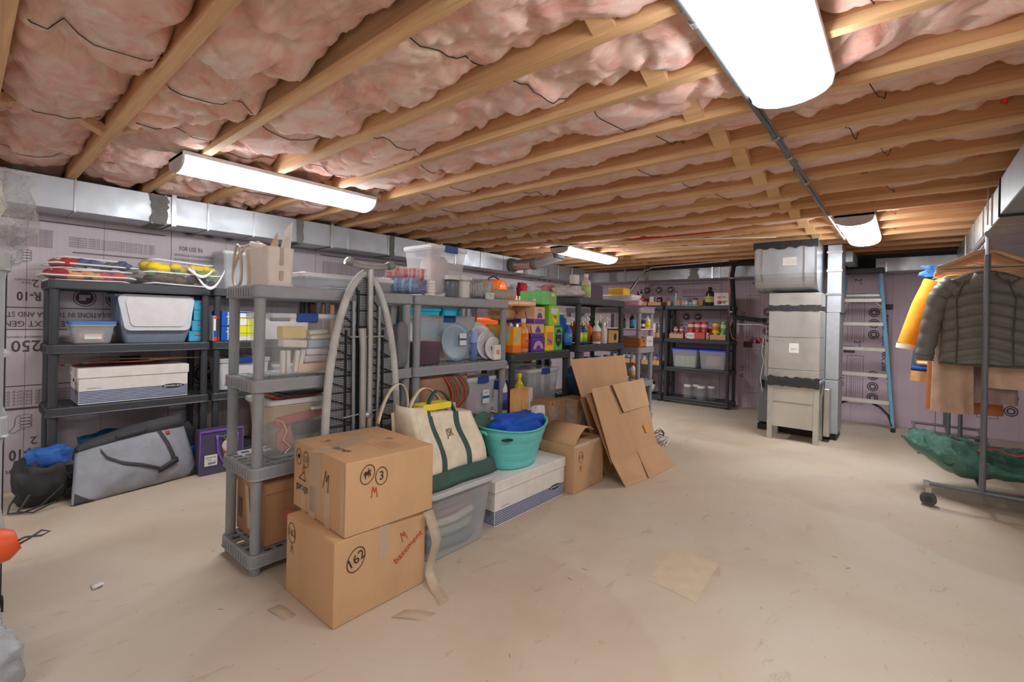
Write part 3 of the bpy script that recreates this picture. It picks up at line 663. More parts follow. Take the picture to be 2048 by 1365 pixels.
def inside(name, label, cat, x0, x1, y0, y1, z0, z1, c, kind='cloth', rz=0, b=.004, group=None):
    o = thing(name, label, cat, ((x0+x1)/2, (y0+y1)/2, z0), rz, group); w, d, h = (x1-x0)/2, (y1-y0)/2, z1-z0
    # single mesh thing
    bpy.data.objects.remove(o)
    m = MB().box(-w, w, -d, d, 0, h, 0, b).build(name, mat(c, .8, 0, kind)); m.location = ((x0+x1)/2, (y0+y1)/2, z0); m.rotation_euler = (0, 0, rz); return tag(m, label, cat, group)
def rag(name, label, cat, c, x0, x1, y0, y1, z0, z1, sd=0, kind='cloth', n=14, group=None, amp=.25, rough=.85):
    cx, cy, cz = (x0+x1)/2, (y0+y1)/2, (z0+z1)/2; rx, ry, rz_ = (x1-x0)/2, (y1-y0)/2, (z1-z0)/2; vs = []; fs = []; N = n*2
    for i in range(1, n):
        t = math.pi*i/n
        for j in range(N):
            p = 2*math.pi*j/N; d = Vector((math.sin(t)*math.cos(p), math.sin(t)*math.sin(p), math.cos(t)))
            q = Vector([math.copysign(abs(k)**.55, k) for k in d])
            q /= max(1, max(abs(k) for k in q))
            k = 1-amp*.5+amp*noise.noise(d*2.2+Vector((sd, sd*.3, 1)))+amp*.35*noise.noise(d*6+Vector((sd, 2, 1)))
            k = min(1, k)
            vs.append((rx*q.x*k, ry*q.y*k, max(-rz_, rz_*q.z*(k if q.z > 0 else 1))))
    for i in range(n-2):
        for j in range(N): fs.append((i*N+j, (i+1)*N+j, (i+1)*N+(j+1) % N, i*N+(j+1) % N))
    vs += [(0, 0, rz_*.85), (0, 0, -rz_)]; T = len(vs)-2
    for j in range(N): fs.append((T, j, (j+1) % N)); fs.append((T+1, (n-2)*N+(j+1) % N, (n-2)*N+j))
    b = MB(); b.add(vs, fs, True); b.v = [(v[0], v[1], v[2]+rz_) for v in b.v]
    if label is None: return b
    o = b.build(name, c if not isinstance(c, tuple) else mat(c, rough, 0, kind)); o.location = (cx, cy, z0+.001); return tag(o, label, cat, group)
def bottle(name, label, x, y, z, h, r, body, cap, capm=None, lab=None, group=None, neck=.35, trig=False, sx=1, cat='bottle', txt=None, sh=.72, nh=.1):
    t = thing(name, label, cat, (x, y, z+.001), 0, group)
    H = h if not trig else h*.72
    MB().lathe([(r*.85, 0), (r, .008), (r, H*sh*.6), (r*.98, H*sh), (r*.75, H*(sh+.09)), (r*neck, H*(1-nh)), (r*neck, H)], n=16, sx=sx).build('bottle_body', body, t)
    if trig:
        b = MB(); b.cyl((0, 0, H), (0, 0, H+.025), r*neck*1.3); b.box(-.015, .045, -.010, .010, H+.02, h, 0, .004); b.box(.03, .06, -.007, .007, h-.03, h-.012); b.build('trigger_head', capm or PAPER, t)
        b = MB(); b.tube([(.03, 0, h-.03), (.045, 0, h-.06), (.04, 0, h-.075)], .005, 6); b.build('trigger', cap, t)
    else: MB().lathe([(r*neck*1.15, H-.004), (r*neck*1.15, H+.022), (r*neck, H+.026), (0.001, H+.026)], n=12).build('cap', cap, t)
    if lab:
        MB().lathe([(r*1.01, H*.12), (r*1.012, H*.12), (r*1.012, H*sh*.85), (r*1.01, H*sh*.85)], n=16, sx=sx).build('label_wrap', lab, t)
    if txt: text(txt, h*.1, 'x', (r*1.02*sx+.001, 0, H*.38), INK, t, w=r*1.2)
    return t
def can(label, x, y, z, r, h, c, lab, group, lid=STEEL, txt=None):
    t = thing('food_can', label, 'can', (x, y, z+.001), 0, group)
    MB().lathe([(r*.97, 0), (r, .004), (r, h-.004), (r*.97, h), (r*.9, h-.002), (.001, h-.002)], n=16).build('tin', lid, t)
    MB().lathe([(r*1.01, .008), (r*1.012, .009), (r*1.012, h-.009), (r*1.01, h-.008)], n=16).build('paper_label', c, t)
    if lab: MB().lathe([(r*1.016, h*.35), (r*1.018, h*.36), (r*1.018, h*.68), (r*1.016, h*.69)], n=16).build('label_band', lab, t)
    if txt: text(txt, h*.16, 'y', (0, -r*1.03, h*.5), RED, t, w=r*1.3)
    return t
def jar(label, x, y, z, r, h, group=None, lid=None, body=CLEAR, lab=None, name='glass_jar'):
    t = thing(name, label, 'jar', (x, y, z+.001), 0, group)
    MB().lathe([(r*.9, 0), (r, .01), (r, h*.68), (r*.8, h*.8), (r*.75, h*.86)], n=16).build('glass_body', body, t)
    MB().lathe([(r*.84, h*.85), (r*.84, h*.99), (r*.8, h), (.001, h)], n=16).build('lid', lid or PAPER, t)
    if lab: MB().lathe([(r*1.01, h*.2), (r*1.015, h*.21), (r*1.015, h*.6), (r*1.01, h*.61)], n=16).build('label_wrap', lab, t)
    return t
def scrib(parent, face, loc, kind, s=.05, m=INK, rot=0, wd=.0045):
    b = MB(); P = lambda pts: stroke(b, [(x*s, y*s) for x, y in pts], face, loc, wd, rot)
    if kind == 'M': P([(-.5, -.8), (-.3, .1), (-.1, .9)]); P([(-.1, .9), (.1, 0), (.12, -.1)]); P([(.12, -.1), (.35, .5), (.45, .7)]); P([(.45, .7), (.5, -.2), (.52, -1)])
    elif kind == 'ring': P(ring2(0, 0, .8, 1.05, 22, .4))
    elif kind == 'scratch': P([(-.6, .3), (.7, .5), (-.5, .1), (.6, .3), (-.6, -.1), (.5, 0)]); P([(-.4, -.5), (-.3, .6), (.1, -.5), (.3, .8), (.4, -.4)])
    elif kind == 'arrow': P([(-1, -.1), (.6, .9)]); P([(-1, -.1), (1, -.3)]); P([(-.9, -.15), (.9, -.2)]); P([(.6, .9), (.9, -.3)])
    else:
        return text(kind, s*2, face, loc, m, parent, rot, 'handwriting')
    return b.build('marker_writing', m, parent)
MK = mat((36, 34, 36), .6); MR = mat((186, 60, 40), .6)
# ================================================================ moving boxes, nearest
# lower carton: corner toward the camera
t, w, d, h = carton('moving_box', 'lower cardboard moving box of the front pair, marked 162 and basement in marker', 'box', -2.09, -1.685, .955, 1.405, 0, .335, CARD, 'moving boxes', flaps=True, tape=True)
for k, c in (('ring', MK),): scrib(t, 'x', (w+.001, -.13, .24), 'ring', .047, MK, -.5, .0035)
scrib(t, 'x', (w+.001, -.13, .24), '162', .028, MK, .45); scrib(t, 'x', (w+.001, .10, .255), 'M', .026, MR, .5, .003); scrib(t, 'x', (w+.001, .13, .20), 'basement', .022, MR, .55)
scrib(t, 'y', (-.15, -d-.001, .27), 'ring', .042, MK, 0, .003); scrib(t, 'y', (-.15, -d-.001, .27), '162', .022, MK); scrib(t, 'y', (-.15, -d-.001, .20), 'M', .022, mat((150, 92, 72), .7), 0, .003)
scrib(t, 'z', (.0, -.16, h+.003), 'M', .02, mat((190, 110, 90), .7), .2, .002)
# upper carton
t, w, d, h = carton('moving_box', 'upper cardboard moving box of the front pair, marked garage, 13 and M', 'box', -2.165, -1.675, 1.01, 1.44, .3395, .635, CARD, 'moving boxes', rz=-.05, flaps=True)
scrib(t, 'x', (w+.001, -.12, .235), 'ring', .038, MK, -.4, .003); scrib(t, 'x', (w+.001, -.12, .235), 'scratch', .03, MK, .2, .004)
scrib(t, 'x', (w+.001, -.055, .215), 'ring', .035, MK, 0, .003); scrib(t, 'x', (w+.001, -.055, .215), '3', .026, MK); scrib(t, 'x', (w+.001, -.09, .155), 'M', .026, MR, .1, .0035)
scrib(t, 'y', (.08, -d-.001, .19), 'M', .045, MK, -.1, .004)
for x, k in ((-.19, 'scratch'), (-.115, '13')): scrib(t, 'y', (x, -d-.001, .235), 'ring', .034, MK, 0, .003); scrib(t, 'y', (x, -d-.001, .235), k, .02, MK, 0, .006)
scrib(t, 'y', (-.14, -d-.001, .185), 'M', .024, MR, 0, .003); scrib(t, 'y', (-.15, -d-.001, .145), 'arrow', .035, MK, .05, .003); scrib(t, 'y', (-.15, -d-.001, .105), 'garage', .024, MK)
for x, wd_, hh, z, c in ((-.135, .045, .13, .06, (222, 198, 168)), (.095, .05, .15, .065, (222, 196, 168)), (-.02, .11, .26, .15, (214, 184, 146)), (-.05, .06, .14, .06, (230, 212, 186)), (.225, .03, .28, .14, (222, 196, 160))):
    decal('y', (x, -d-.0004, z+.005), wd_, hh, TAPE if c[0] < 220 else mat(c, .25, 0, 'clear', .7), t, 'packing_tape')
scrib(t, 'z', (-.13, -.12, h+.0035), 'M', .03, MK, .3, .0022); scrib(t, 'z', (-.06, -.11, h+.0035), 'ring', .028, mat((130, 100, 84), .6), .3, .002)
scrib(t, 'z', (.05, -.13, h+.0035), 'Garage', .02, MK, .2); scrib(t, 'z', (.02, .12, h+.0035), 'scratch', .03, mat((180, 178, 178), .4), 0, .004)
for k in range(4): text('handle with care this side up store flat', .012, 'z', (.12, .09-.022*k, h+.004), INKL, t, 0, w=.13)
decal('z', (-.03, -.08, h+.0028), .10, .32, mat((226, 206, 182), .2, 0, 'clear', .5), t, 'packing_tape', .4)
b = MB(); 
for name_, P in (('strip of clear tape curling off the lower moving box onto the floor', [(-1.66, 1.40, .34), (-1.64, 1.43, .2), (-1.655, 1.42, .05), (-1.60, 1.40, .004), (-1.50, 1.36, .003)]),):
    b = MB(); P = [Vector(p) for p in P]
    b.sheet(lambda u, v: P[min(3, int(u*4))].lerp(P[min(3, int(u*4))+1], u*4-min(3, int(u*4)))+Vector((.01*math.sin(9*u), (v-.5)*.055, 0)), 12, 2, .001)
    o = b.build('loose_tape', TAPE); tag(o, name_, 'tape')
b = MB(); b.sheet(lambda u, v: (-1.58+.13*u, 1.15+.07*v+.09*u, .003+.004*math.sin(5*u)), 6, 2, .001); tag(b.build('loose_tape', TAPE), 'clear tape scrap lying on the floor right of the lower moving box', 'tape')
b = MB(); b.sheet(lambda u, v: (-2.0+.14*u, .84+.05*v+.02*u, .003+.004*math.sin(5*u)), 6, 2, .001); tag(b.build('loose_tape', TAPE), 'clear tape scrap lying on the floor left of the lower moving box', 'tape')
# clear bin with fabrics
t = storage_bin('storage_bin', 'grey lidded clear bin of fabrics on the floor under the canvas tote', 'bin', -2.19, -1.735, 1.47, 1.97, 0, .355, None, lid=mat((200, 202, 204), .35, 0, 'clear', .85), body=mat((206, 210, 214), .3, 0, 'clear', .42), r=.05, tap=.035, rim=.016)
for k, (c, z0, z1) in enumerate((((92, 118, 112), .012, .075), ((150, 162, 150), .08, .13), ((206, 190, 172), .135, .185), ((138, 92, 96), .19, .235), ((206, 150, 118), .24, .262), ((96, 104, 124), .266, .318))):
    o = rag('folded_cloth', ('green', 'sage', 'cream', 'maroon', 'peach', 'slate blue')[k]+' folded cloth seen through the grey lidded floor bin', 'cloth', c, -2.13, -1.80, 1.53, 1.91, z0, z1, k*3, n=8, group='cloths in the floor bin', amp=.12)
    o.rotation_euler = (.05*(k-2), 0, 0)
# bankers style file boxes
def file_box(label, x0, x1, y0, y1, z0, z1, m, stripe=True, rz=0, lab=True, dark=False):
    t = thing('file_box', label, 'box', ((x0+x1)/2, (y0+y1)/2, z0+.001), rz, 'cardboard file boxes'); w, d, h = (x1-x0)/2-.006, (y1-y0)/2-.006, z1-z0
    MB().box(-w, w, -d, d, 0, h-.055, 0, .003).build('box_body', m, t)
    b = MB(); b.box(-w-.006, w+.006, -d-.006, d+.006, h-.065, h, 0, .003); b.build('box_lid', m, t)
    if stripe:
        BL = mat((52, 86, 140), .6)
        for k in range(8):
            z = .014+.0105*k; decal('x', (w, 0, z), 2*d-.004, .0066, BL, t, 'printed_stripe'); decal('y', (0, -d, z), 2*w-.004, .0066, BL, t, 'printed_stripe')
        b = MB(); M = frame('x', (w+.0012, d*.70, .085)); b.add([M @ Vector((x*.070, y*.016, 0)) for x, y in ring2(0, 0, 1, 1, 20)[:-1]], [tuple(range(20))]); b.build('logo_plate', MK, t)
        text('BANKERS BOX', .018, 'x', (w+.002, d*.70, .085), PAPER, t, w=.115, bold=.01)
        text('smoothmove', .014, 'x', (w+.002, -d*.75, .11), INKL, t)
        decal('y', (w*.45, -d, h*.42), w*.8, h*.35, mat((214, 208, 200), .7), t, 'printed_form'); decal('y', (w*.25, -d-.0005, h*.55), .045, .012, BL, t, 'printed_form')
        scrib(t, 'y', (w*.5, -d-.001, h*.42), 'ring', .026, MK, 0, .002); scrib(t, 'y', (w*.5, -d-.001, h*.42), '3', .018, MK)
        b = MB(); M = frame('y', (-w*.2, -d-.0012, h*.62)); b.add([M @ Vector(p) for p in ((-.03, -.012, 0), (.03, -.012, 0), (.03, .012, 0), (-.03, .012, 0))], [(0, 1, 2, 3)]); b.build('hand_hole', BLK, t)
    return t
FB = mat((232, 228, 222), .75)
file_box('white file box with blue stripes on the floor under the turquoise tub', -2.20, -1.815, 2.03, 2.765, 0, .265, FB)
file_box('white file box with blue stripes on the far left black shelf', -4.55, -4.20, .52, 1.15, .587, .83, FB)
# open box 115
t, w, d, h = carton('moving_box', 'open cardboard box marked 115 beside the white file box on the floor', 'box', -2.07, -1.765, 2.80, 3.21, 0, .34, CARD, 'moving boxes')
scrib(t, 'x', (w+.001, -.12, .245), 'ring', .036, MK, 0, .003); scrib(t, 'x', (w+.001, -.12, .245), '115', .02, MK); scrib(t, 'x', (w+.001, -.125, .165), 'M', .026, MR, 0, .003)
decal('x', (w, .03, h/2), .05, h*.98, TAPE, t, 'packing_tape'); decal('x', (w, 0, h-.01), 2*d*.98, .02, mat((240, 236, 228), .15, 0, 'clear', .5), t, 'packing_tape')
b = MB(); b.sheet(lambda u, v: (-w+2*w*v, -d+.26*u, h+.11*math.sin(2.4*u)), 6, 1, .004); b.build('raised_flap', CARD, t)
MB().box(-w+.005, w-.005, -d+.25, d-.005, h, h+.003).build('flap', CARDD, t)
# laundry tub
t = thing('laundry_tub', 'turquoise oval plastic tub with handles standing on the white file box', 'tub', (-1.985, 2.40, .267), .05)
TUR = mat((104, 206, 200), .35); n = 36
def tubring(r, z, q=0): 
    return [((.115+.055*r+q)*math.cos(2*math.pi*k/n), (.18+.115*r+q)*math.sin(2*math.pi*k/n), z+r*.035*(math.sin(2*math.pi*k/n)**2)) for k in range(n)]
b = MB(); R = [tubring(0, 0, -.01), tubring(0, .004)]
for k in range(1, 29):
    u = k/28; g = .0035 if (k % 7 in (1, 3)) else 0; R.append(tubring(u, .24*u, g))
R += [tubring(1, .243, .010), tubring(1, .249, .010), tubring(1, .249, -.004)]
R += [tubring(1-.95*u/6, .245-.235*u/6, -.006) for u in range(7)]
b.loft(R, True, True); b.build('tub_body', TUR, t)
for s in (-1, 1):
    M = Matrix.Translation((.045*0+.02, s*.298, .255)); b = MB(); b.tube([(.03-.02, s*.30, .245), (.02, s*.325, .262), (-.02, s*.325, .262), (-.03, s*.30, .245)], .009, 6); b.build('handle', TUR, t)
b = MB(); b.add([(.118, -.2225+.01*math.cos(2*math.pi*k/16)*3.3, .213+.010*math.sin(2*math.pi*k/16)) for k in range(16)], [tuple(range(16))])
b.v = [((.1725)*math.sqrt(max(0, 1-(v[1]/.296)**2))+.004, v[1], v[2]) for v in b.v]; b.build('handle_slot', BLK, t)
o = rag('reusable_bag', 'bright blue fabric bag stuffed in the turquoise tub', 'bag', (28, 88, 196), -2.10, -1.86, 2.18, 2.68, .42, .60, 3, n=16, amp=.3)
o = rag('reusable_bag', 'dark green fabric bag hanging over the left side of the turquoise tub', 'bag', (70, 104, 88), -2.22, -2.05, 2.05, 2.34, .26, .62, 9, n=14, amp=.3)
t = thing('paper_bag', 'tan paper bag standing out of the turquoise tub', 'bag', (-2.04, 2.53, .46), 0)
b = MB(); b.sheet(lambda u, v: (-.02+.010*math.cos(u*12)-.06*v, -.10+.20*u+.07*v, .27*v), 16, 2, .01); b.build('folded_paper', mat((196, 148, 86), .7), t)
rag('paper_wad', 'crumpled white tissue paper between the blue bag and the tan paper bag', 'paper', (226, 224, 228), -2.00, -1.93, 2.56, 2.70, .53, .63, 4, n=8, kind='crinkle')
# canvas tote
t = thing('tote_bag', 'cream canvas tote with green straps and the letters JSK on the lidded floor bin', 'bag', (-1.93, 1.76, .357), 0)
CV = mat((226, 214, 190), .85, 0, 'cloth'); GR = mat((58, 88, 78), .8, 0, 'cloth')
def tp(u, v, off=0):   # front panel
    y = (-.255+.47*u)*(1-.13*v)+.01*v+.015*math.sin(5*v); z = .05+.30*v-.05*v*(u-.5)+(.02 if u < .3 else 0)*v
    x = .10-.13*v+.018*math.sin(6*u+2*v)+off; return (x, y, z)
b = MB(); b.sheet(lambda u, v: tp(u, v), 14, 12, .006); b.sheet(lambda u, v: (-.15-.03*v+.012*math.sin(6*u), -.25+.47*u, .05+.30*v), 8, 8, .006)
b.sheet(lambda u, v: (tp(0, v)[0]+(-.15-.03*v-tp(0, v)[0])*u, tp(0, v)[1]-.02*math.sin(math.pi*u), .05+(tp(0, v)[2]-.05)*1), 6, 8, .006)
b.sheet(lambda u, v: (tp(1, v)[0]+(-.15-.03*v-tp(1, v)[0])*u, tp(1, v)[1]+.01*math.sin(math.pi*u), .05+(tp(1, v)[2]-.05)), 6, 8, .006); b.build('canvas_body', CV, t)
b = MB(); b.sheet(lambda u, v: (.150-.03*v+.008*math.sin(9*u), -.275+.51*u, .0+.075*v), 14, 4, .01); b.sheet(lambda u, v: (.12-.28*u, -.26, .0+.07*v), 6, 2, .01); b.sheet(lambda u, v: (.12-.28*u, .225, .0+.07*v), 6, 2, .01); b.box(-.16, .11, -.255, .22, 0, .012); b.build('bottom_panel', GR, t)
for u0 in (.26, .72):
    b = MB(); b.sheet(lambda u, v: Vector(tp(u0+.018*math.sin(v*7)+(u-.5)*.075, v, .006)), 2, 14, .004); b.build('strap', GR, t)
    b = MB(); b.sheet(lambda u, v: (tp(u0, 0)[0], 0, 0), 1, 1, .001)
def loop(p0, p1, hgt, lean, wd=.016, m=GR, nm='handle'):
    b = MB(); p0, p1 = Vector(p0), Vector(p1)
    b.sheet(lambda u, v: p0.lerp(p1, u)+Vector((lean*math.sin(math.pi*u)+(v-.5)*.004, (v-.5)*wd*0, hgt*math.sin(math.pi*u)**.8))+Vector(((v-.5)*wd*1.6, 0, 0)), 18, 1, .004); return b.build(nm, m, t)
loop(tp(.26, 1), tp(.72, 1), .10, -.02); loop((-.17, -.14, .35), (-.17, .10, .35), .11, -.02, m=CV)
b = MB(); pts = [Vector((-.15, -.20, .33))+Vector((-.02, -.055*math.sin(2*math.pi*k/18*.5+.3)*2+.0, 0)) for k in range(1)]
b.sheet(lambda u, v: (-.20+(v-.5)*.03, -.20-.10*math.cos(math.pi*(.15+u*.9))-.03, .30+.20*math.sin(math.pi*(.0+u*.95))), 18, 1, .004); b.build('handle', CV, t)
o = text('JSK', .055, 'x', (.058, .0, .235), MK, t, 0, 'lettering', w=.055)
for v_ in o.data.vertices:
    vv = (v_.co.z-.05)/.30; uu = (v_.co.y/(1-.13*vv)+.255)/.47; v_.co.x = tp(uu, vv, .011)[0]
rag('plastic_bag', 'clear plastic bag with a yellow edge stuffed into the canvas tote', 'bag', (214, 204, 196), -2.07, -1.965, 1.58, 1.84, .60, .735, 5, kind='crinkle', n=12)
inside('folder', 'yellow folder edge sticking out of the canvas tote', 'folder', -2.04, -1.95, 1.60, 1.80, .72, .755, (238, 214, 60), 'plain')
# bins behind the tub and tote
t = storage_bin('storage_bin', 'clear bin with dark contents on the floor behind the tote and the tub', 'bin', -2.62, -2.30, 1.90, 2.30, .102, .36, None, body=mat((170, 176, 182), .3, 0, 'clear', .6))
rag('folded_cloth', 'dark bundle inside the clear bin behind the tub', 'cloth', (84, 90, 96), -2.58, -2.34, 1.95, 2.25, .11, .31, 2, n=8)
# leaning cardboard
def plank(name, P00, P10, P11, P01, th, m, parent):
    P = [Vector(p) for p in (P00, P10, P11, P01)]; n_ = (P[1]-P[0]).cross(P[3]-P[0]).normalized()*th
    b = MB(); b.add(P+[p-n_ for p in P], [(0, 1, 2, 3), (7, 6, 5, 4), (0, 4, 5, 1), (1, 5, 6, 2), (2, 6, 7, 3), (3, 7, 4, 0)]); return b.build(name, m, parent)
t = thing('flattened_box', 'tall flattened cardboard box leaning on the shelves behind another flattened box', 'cardboard', (-1.9, 3.3, 0), 0, 'flattened cardboard boxes')
plank('panel', (.10, .02, .0), (.12, .60, .0), (-.10, .70, .91), (-.10, -.22, .92), .006, CARD, t)
plank('panel', (.085, .02, .0), (.105, .30, .0), (-.02, .10, .62), (-.02, -.18, .62), .006, CARDD, t)
t = thing('flattened_box', 'flattened cardboard box with an orange tag leaning foremost, lower flaps folded out', 'cardboard', (-1.62, 3.5, 0), 0, 'flattened cardboard boxes')
plank('panel', (-.02, -.38, .19), (-.02, .42, .175), (-.25, .62, .69), (-.23, -.34, .70), .007, CARD, t)
plank('panel', (-.03, -.37, .17), (-.03, -.20, .17), (-.26, -.22, .66), (-.26, -.38, .66), .006, CARDD, t)
plank('lower_flap', (.06, -.31, .002), (.10, -.02, .002), (-.018, .02, .185), (-.018, -.38, .19), .007, CARD, t)
plank('lower_flap', (.105, .0, .002), (.13, .49, .002), (-.018, .43, .175), (-.018, .035, .185), .007, CARD, t)
plank('upper_flap', (-.135, .02, .48), (-.15, .55, .47), (-.245, .62, .695), (-.225, -.03, .70), .006, mat((210, 172, 130), .8, 0, 'card'), t)
plank('slit', (-.130, -.005, .48), (-.130, .012, .48), (-.22, -.025, .70), (-.22, -.042, .70), .001, mat((70, 46, 32), .9), t)
plank('orange_tag', (-.055, .28, .285), (-.055, .325, .285), (-.082, .325, .345), (-.082, .28, .345), .002, mat((240, 160, 30), .6), t)
t = thing('carton_bundle', 'bundle of flattened brown boxes in clear film behind the open box', 'cardboard', (-2.12, 3.34, 0), 0, 'film wrapped carton bundles')
for g in range(11): MB().box(-.10, .10, -.11+.02*g, -.0935+.02*g, 0, .56+.02*math.sin(g*2.1)).build('flat_carton', mat((182+6*(g % 3), 146+5*(g % 3), 116), .8, 0, 'card'), t)
rag('wrap', None, None, FILM, -.13, .13, -.14, .14, 0, .60, 3, n=12, amp=.2).build('film_wrap', FILM, t)
dup(t, (-2.20, 3.06, .01), 'bundle of flattened brown boxes in clear film nearer the turquoise tub')
# cord bundle behind the cardboard
t = thing('white_tray', 'white wire rack and tray with dark cord lying behind the leaning cardboard', 'rack', (-1.93, 4.62, 0), .4)
b = MB(); b.sheet(lambda u, v: (-.05-.10*u, -.18+.36*v, .26-.25*u), 2, 2, .012); b.build('panel', mat((210, 210, 208), .5), t)
b = MB(); 
for k in range(5): b.tube([(.0+.02*k, -.17, .03+.03*math.sin(k)), (.05+.02*k, 0, .05), (.02+.02*k, .16, .02)], .006, 5)
b.build('wire', mat((224, 222, 218), .4), t)
b = MB(); b.tube([(.02+.05*math.sin(k*.9), -.15+.02*k, .15-.008*k+.02*math.cos(k*1.7)) for k in range(18)], .004, 5); b.build('cord', BLK, t)
# ================================================================ ironing board
t = thing('ironing_board', 'ironing board folded and stood on end against the nearest grey shelves, pad edge grey', 'ironing board', (-2.232, 1.41, 0), 0)
def bw(z): 
    u = max(0, min(1, (1.455-z)/1.0)); return .215*(1-(1-u)**2.6)**.62 if u > 0 else 0
zs = [1.452-1.4*(k/40)**1.25 for k in range(41)]
lx = lambda z: .012*(1-z/1.45)
nL = [(lx(z)+.0, -bw(z), z) for z in zs][::-1]; nR = [(lx(z), bw(z), z) for z in zs]
b = MB(); b.tube([(x+.004, y, z) for x, y, z in nL]+[(x+.004, y, z) for x, y, z in nR[1:]], .021, 8); b.build('cover_edge', mat((188, 188, 184), .85, 0, 'cloth'), t)
b = MB(); 
for k in range(40):
    z0, z1 = zs[k], zs[k+1]; b.add([(lx(z0)-.012, -bw(z0), z0), (lx(z0)-.012, bw(z0), z0), (lx(z1)-.012, bw(z1), z1), (lx(z1)-.012, -bw(z1), z1)], [(0, 1, 2, 3)])
b.build('pad', mat((214, 214, 210), .85), t)
m, nt, pb = nodes('perforated_steel'); pb.inputs['Base Color'].default_value = lin((46, 50, 54)); pb.inputs['Metallic'].default_value = .3; pb.inputs['Roughness'].default_value = .5
vo = nt.nodes.new('ShaderNodeTexVoronoi'); vo.inputs['Scale'].default_value = 115; vo.inputs['Randomness'].default_value = 0.0
tcx = nt.nodes.new('ShaderNodeTexCoord'); sp = nt.nodes.new('ShaderNodeSeparateXYZ'); cb = nt.nodes.new('ShaderNodeCombineXYZ')
nt.links.new(tcx.outputs['Object'], sp.inputs[0]); nt.links.new(sp.outputs['Y'], cb.inputs['X']); nt.links.new(sp.outputs['Z'], cb.inputs['Y']); nt.links.new(cb.outputs[0], vo.inputs['Vector'])
nt.links.new(ramp(nt, vo.outputs['Distance'], [(.30, lin((196, 198, 196))), (.36, lin((46, 50, 54)))]), pb.inputs['Base Color'])
b = MB()
for k in range(2, 40):
    z0, z1 = zs[k], zs[k+1]; e = .018; b.add([(lx(z0)+.004, -bw(z0)+e, z0), (lx(z0)+.004, bw(z0)-e, z0), (lx(z1)+.004, bw(z1)-e, z1), (lx(z1)+.004, -bw(z1)+e, z1)], [(3, 2, 1, 0)])
b.build('perforated_top', m, t)
b = MB(); BKM = mat((40, 44, 48), .5, .3)
for s in (-1, 1):
    for yy in (.045, .11):
        z1 = 1.36 if yy < .05 else 1.15; b.box(lx(z1)*0+.012, .024, s*yy-.004, s*yy+.004, .1, .11); b.add([(lx(.1)+.006, s*yy-.004, .1), (lx(.1)+.006, s*yy+.004, .1), (lx(z1)+.006, s*yy+.004, z1), (lx(z1)+.006, s*yy-.004, z1), (lx(.1)+.018, s*yy-.004, .1), (lx(.1)+.018, s*yy+.004, .1), (lx(z1)+.018, s*yy+.004, z1), (lx(z1)+.018, s*yy-.004, z1)], [(4, 5, 6, 7), (0, 3, 2, 1), (0, 4, 7, 3), (1, 2, 6, 5)])
for k in range(15):
    z = .15+.085*k; wv = bw(z+.04)-.02
    if wv > .05:
        b.tube([(lx(z)+.012, -wv, z+.05), (lx(z)+.012, -.05, z)], .004, 4); b.tube([(lx(z)+.012, wv, z+.0), (lx(z)+.012, .05, z+.05)], .004, 4); b.tube([(lx(z)+.012, -wv, z), (lx(z)+.012, wv, z)], .004, 4)
b.build('support_lattice', BKM, t)
TUBE = mat((176, 178, 176), .3, .6)
b = MB(); b.tube([(.036, .012, 1.475), (.040, .015, 1.0), (.044, .02, .03)], .0165, 12); b.build('centre_leg', TUBE, t)
b = MB(); b.tube([(.040, -.035, 1.16), (.042, -.028, 1.06), (.044, -.018, .03)], lambda u: .019 if u > .1 else .022, 12); b.build('second_leg', TUBE, t)
for s, z1 in ((-1, 1.30), (1, 1.28)):
    b = MB(); b.tube([(.026, s*.078, z1), (.030, s*.075, .9), (.034, s*.06, .1)], .010, 6, .005); b.build('side_rail', mat((150, 156, 160), .35, .7), t)
b = MB(); b.tube([(.036, -.10, 1.115), (.036, .10, 1.115)], .005, 6); b.tube([(.034, -.13, .70), (.034, .12, .72)], .005, 6); b.build('cross_rod', TUBE, t)
MB().blob((.050, .0, .70), .018, .02, .02).build('pivot_knob', TUBE, t)
b = MB(); b.tube([(.036, .148*math.sin(a), 1.485+.035*(1-math.cos(a))*1.2) for a in [(-1.1+2.2*k/14) for k in range(15)]], lambda u: .0165+.004*(abs(u-.5)*2)**3, 12); b.build('foot_bar', TUBE, t)
for s in (-1, 1):
    b = MB(); a = s*1.0; b.tube([(.06, .148*math.sin(a*k), 1.485+.035*(1-math.cos(a*k))*1.2) for k in (.83, .95, 1.08, 1.16)], .0215, 12); b.build('rubber_end', mat((128, 128, 126), .8), t)
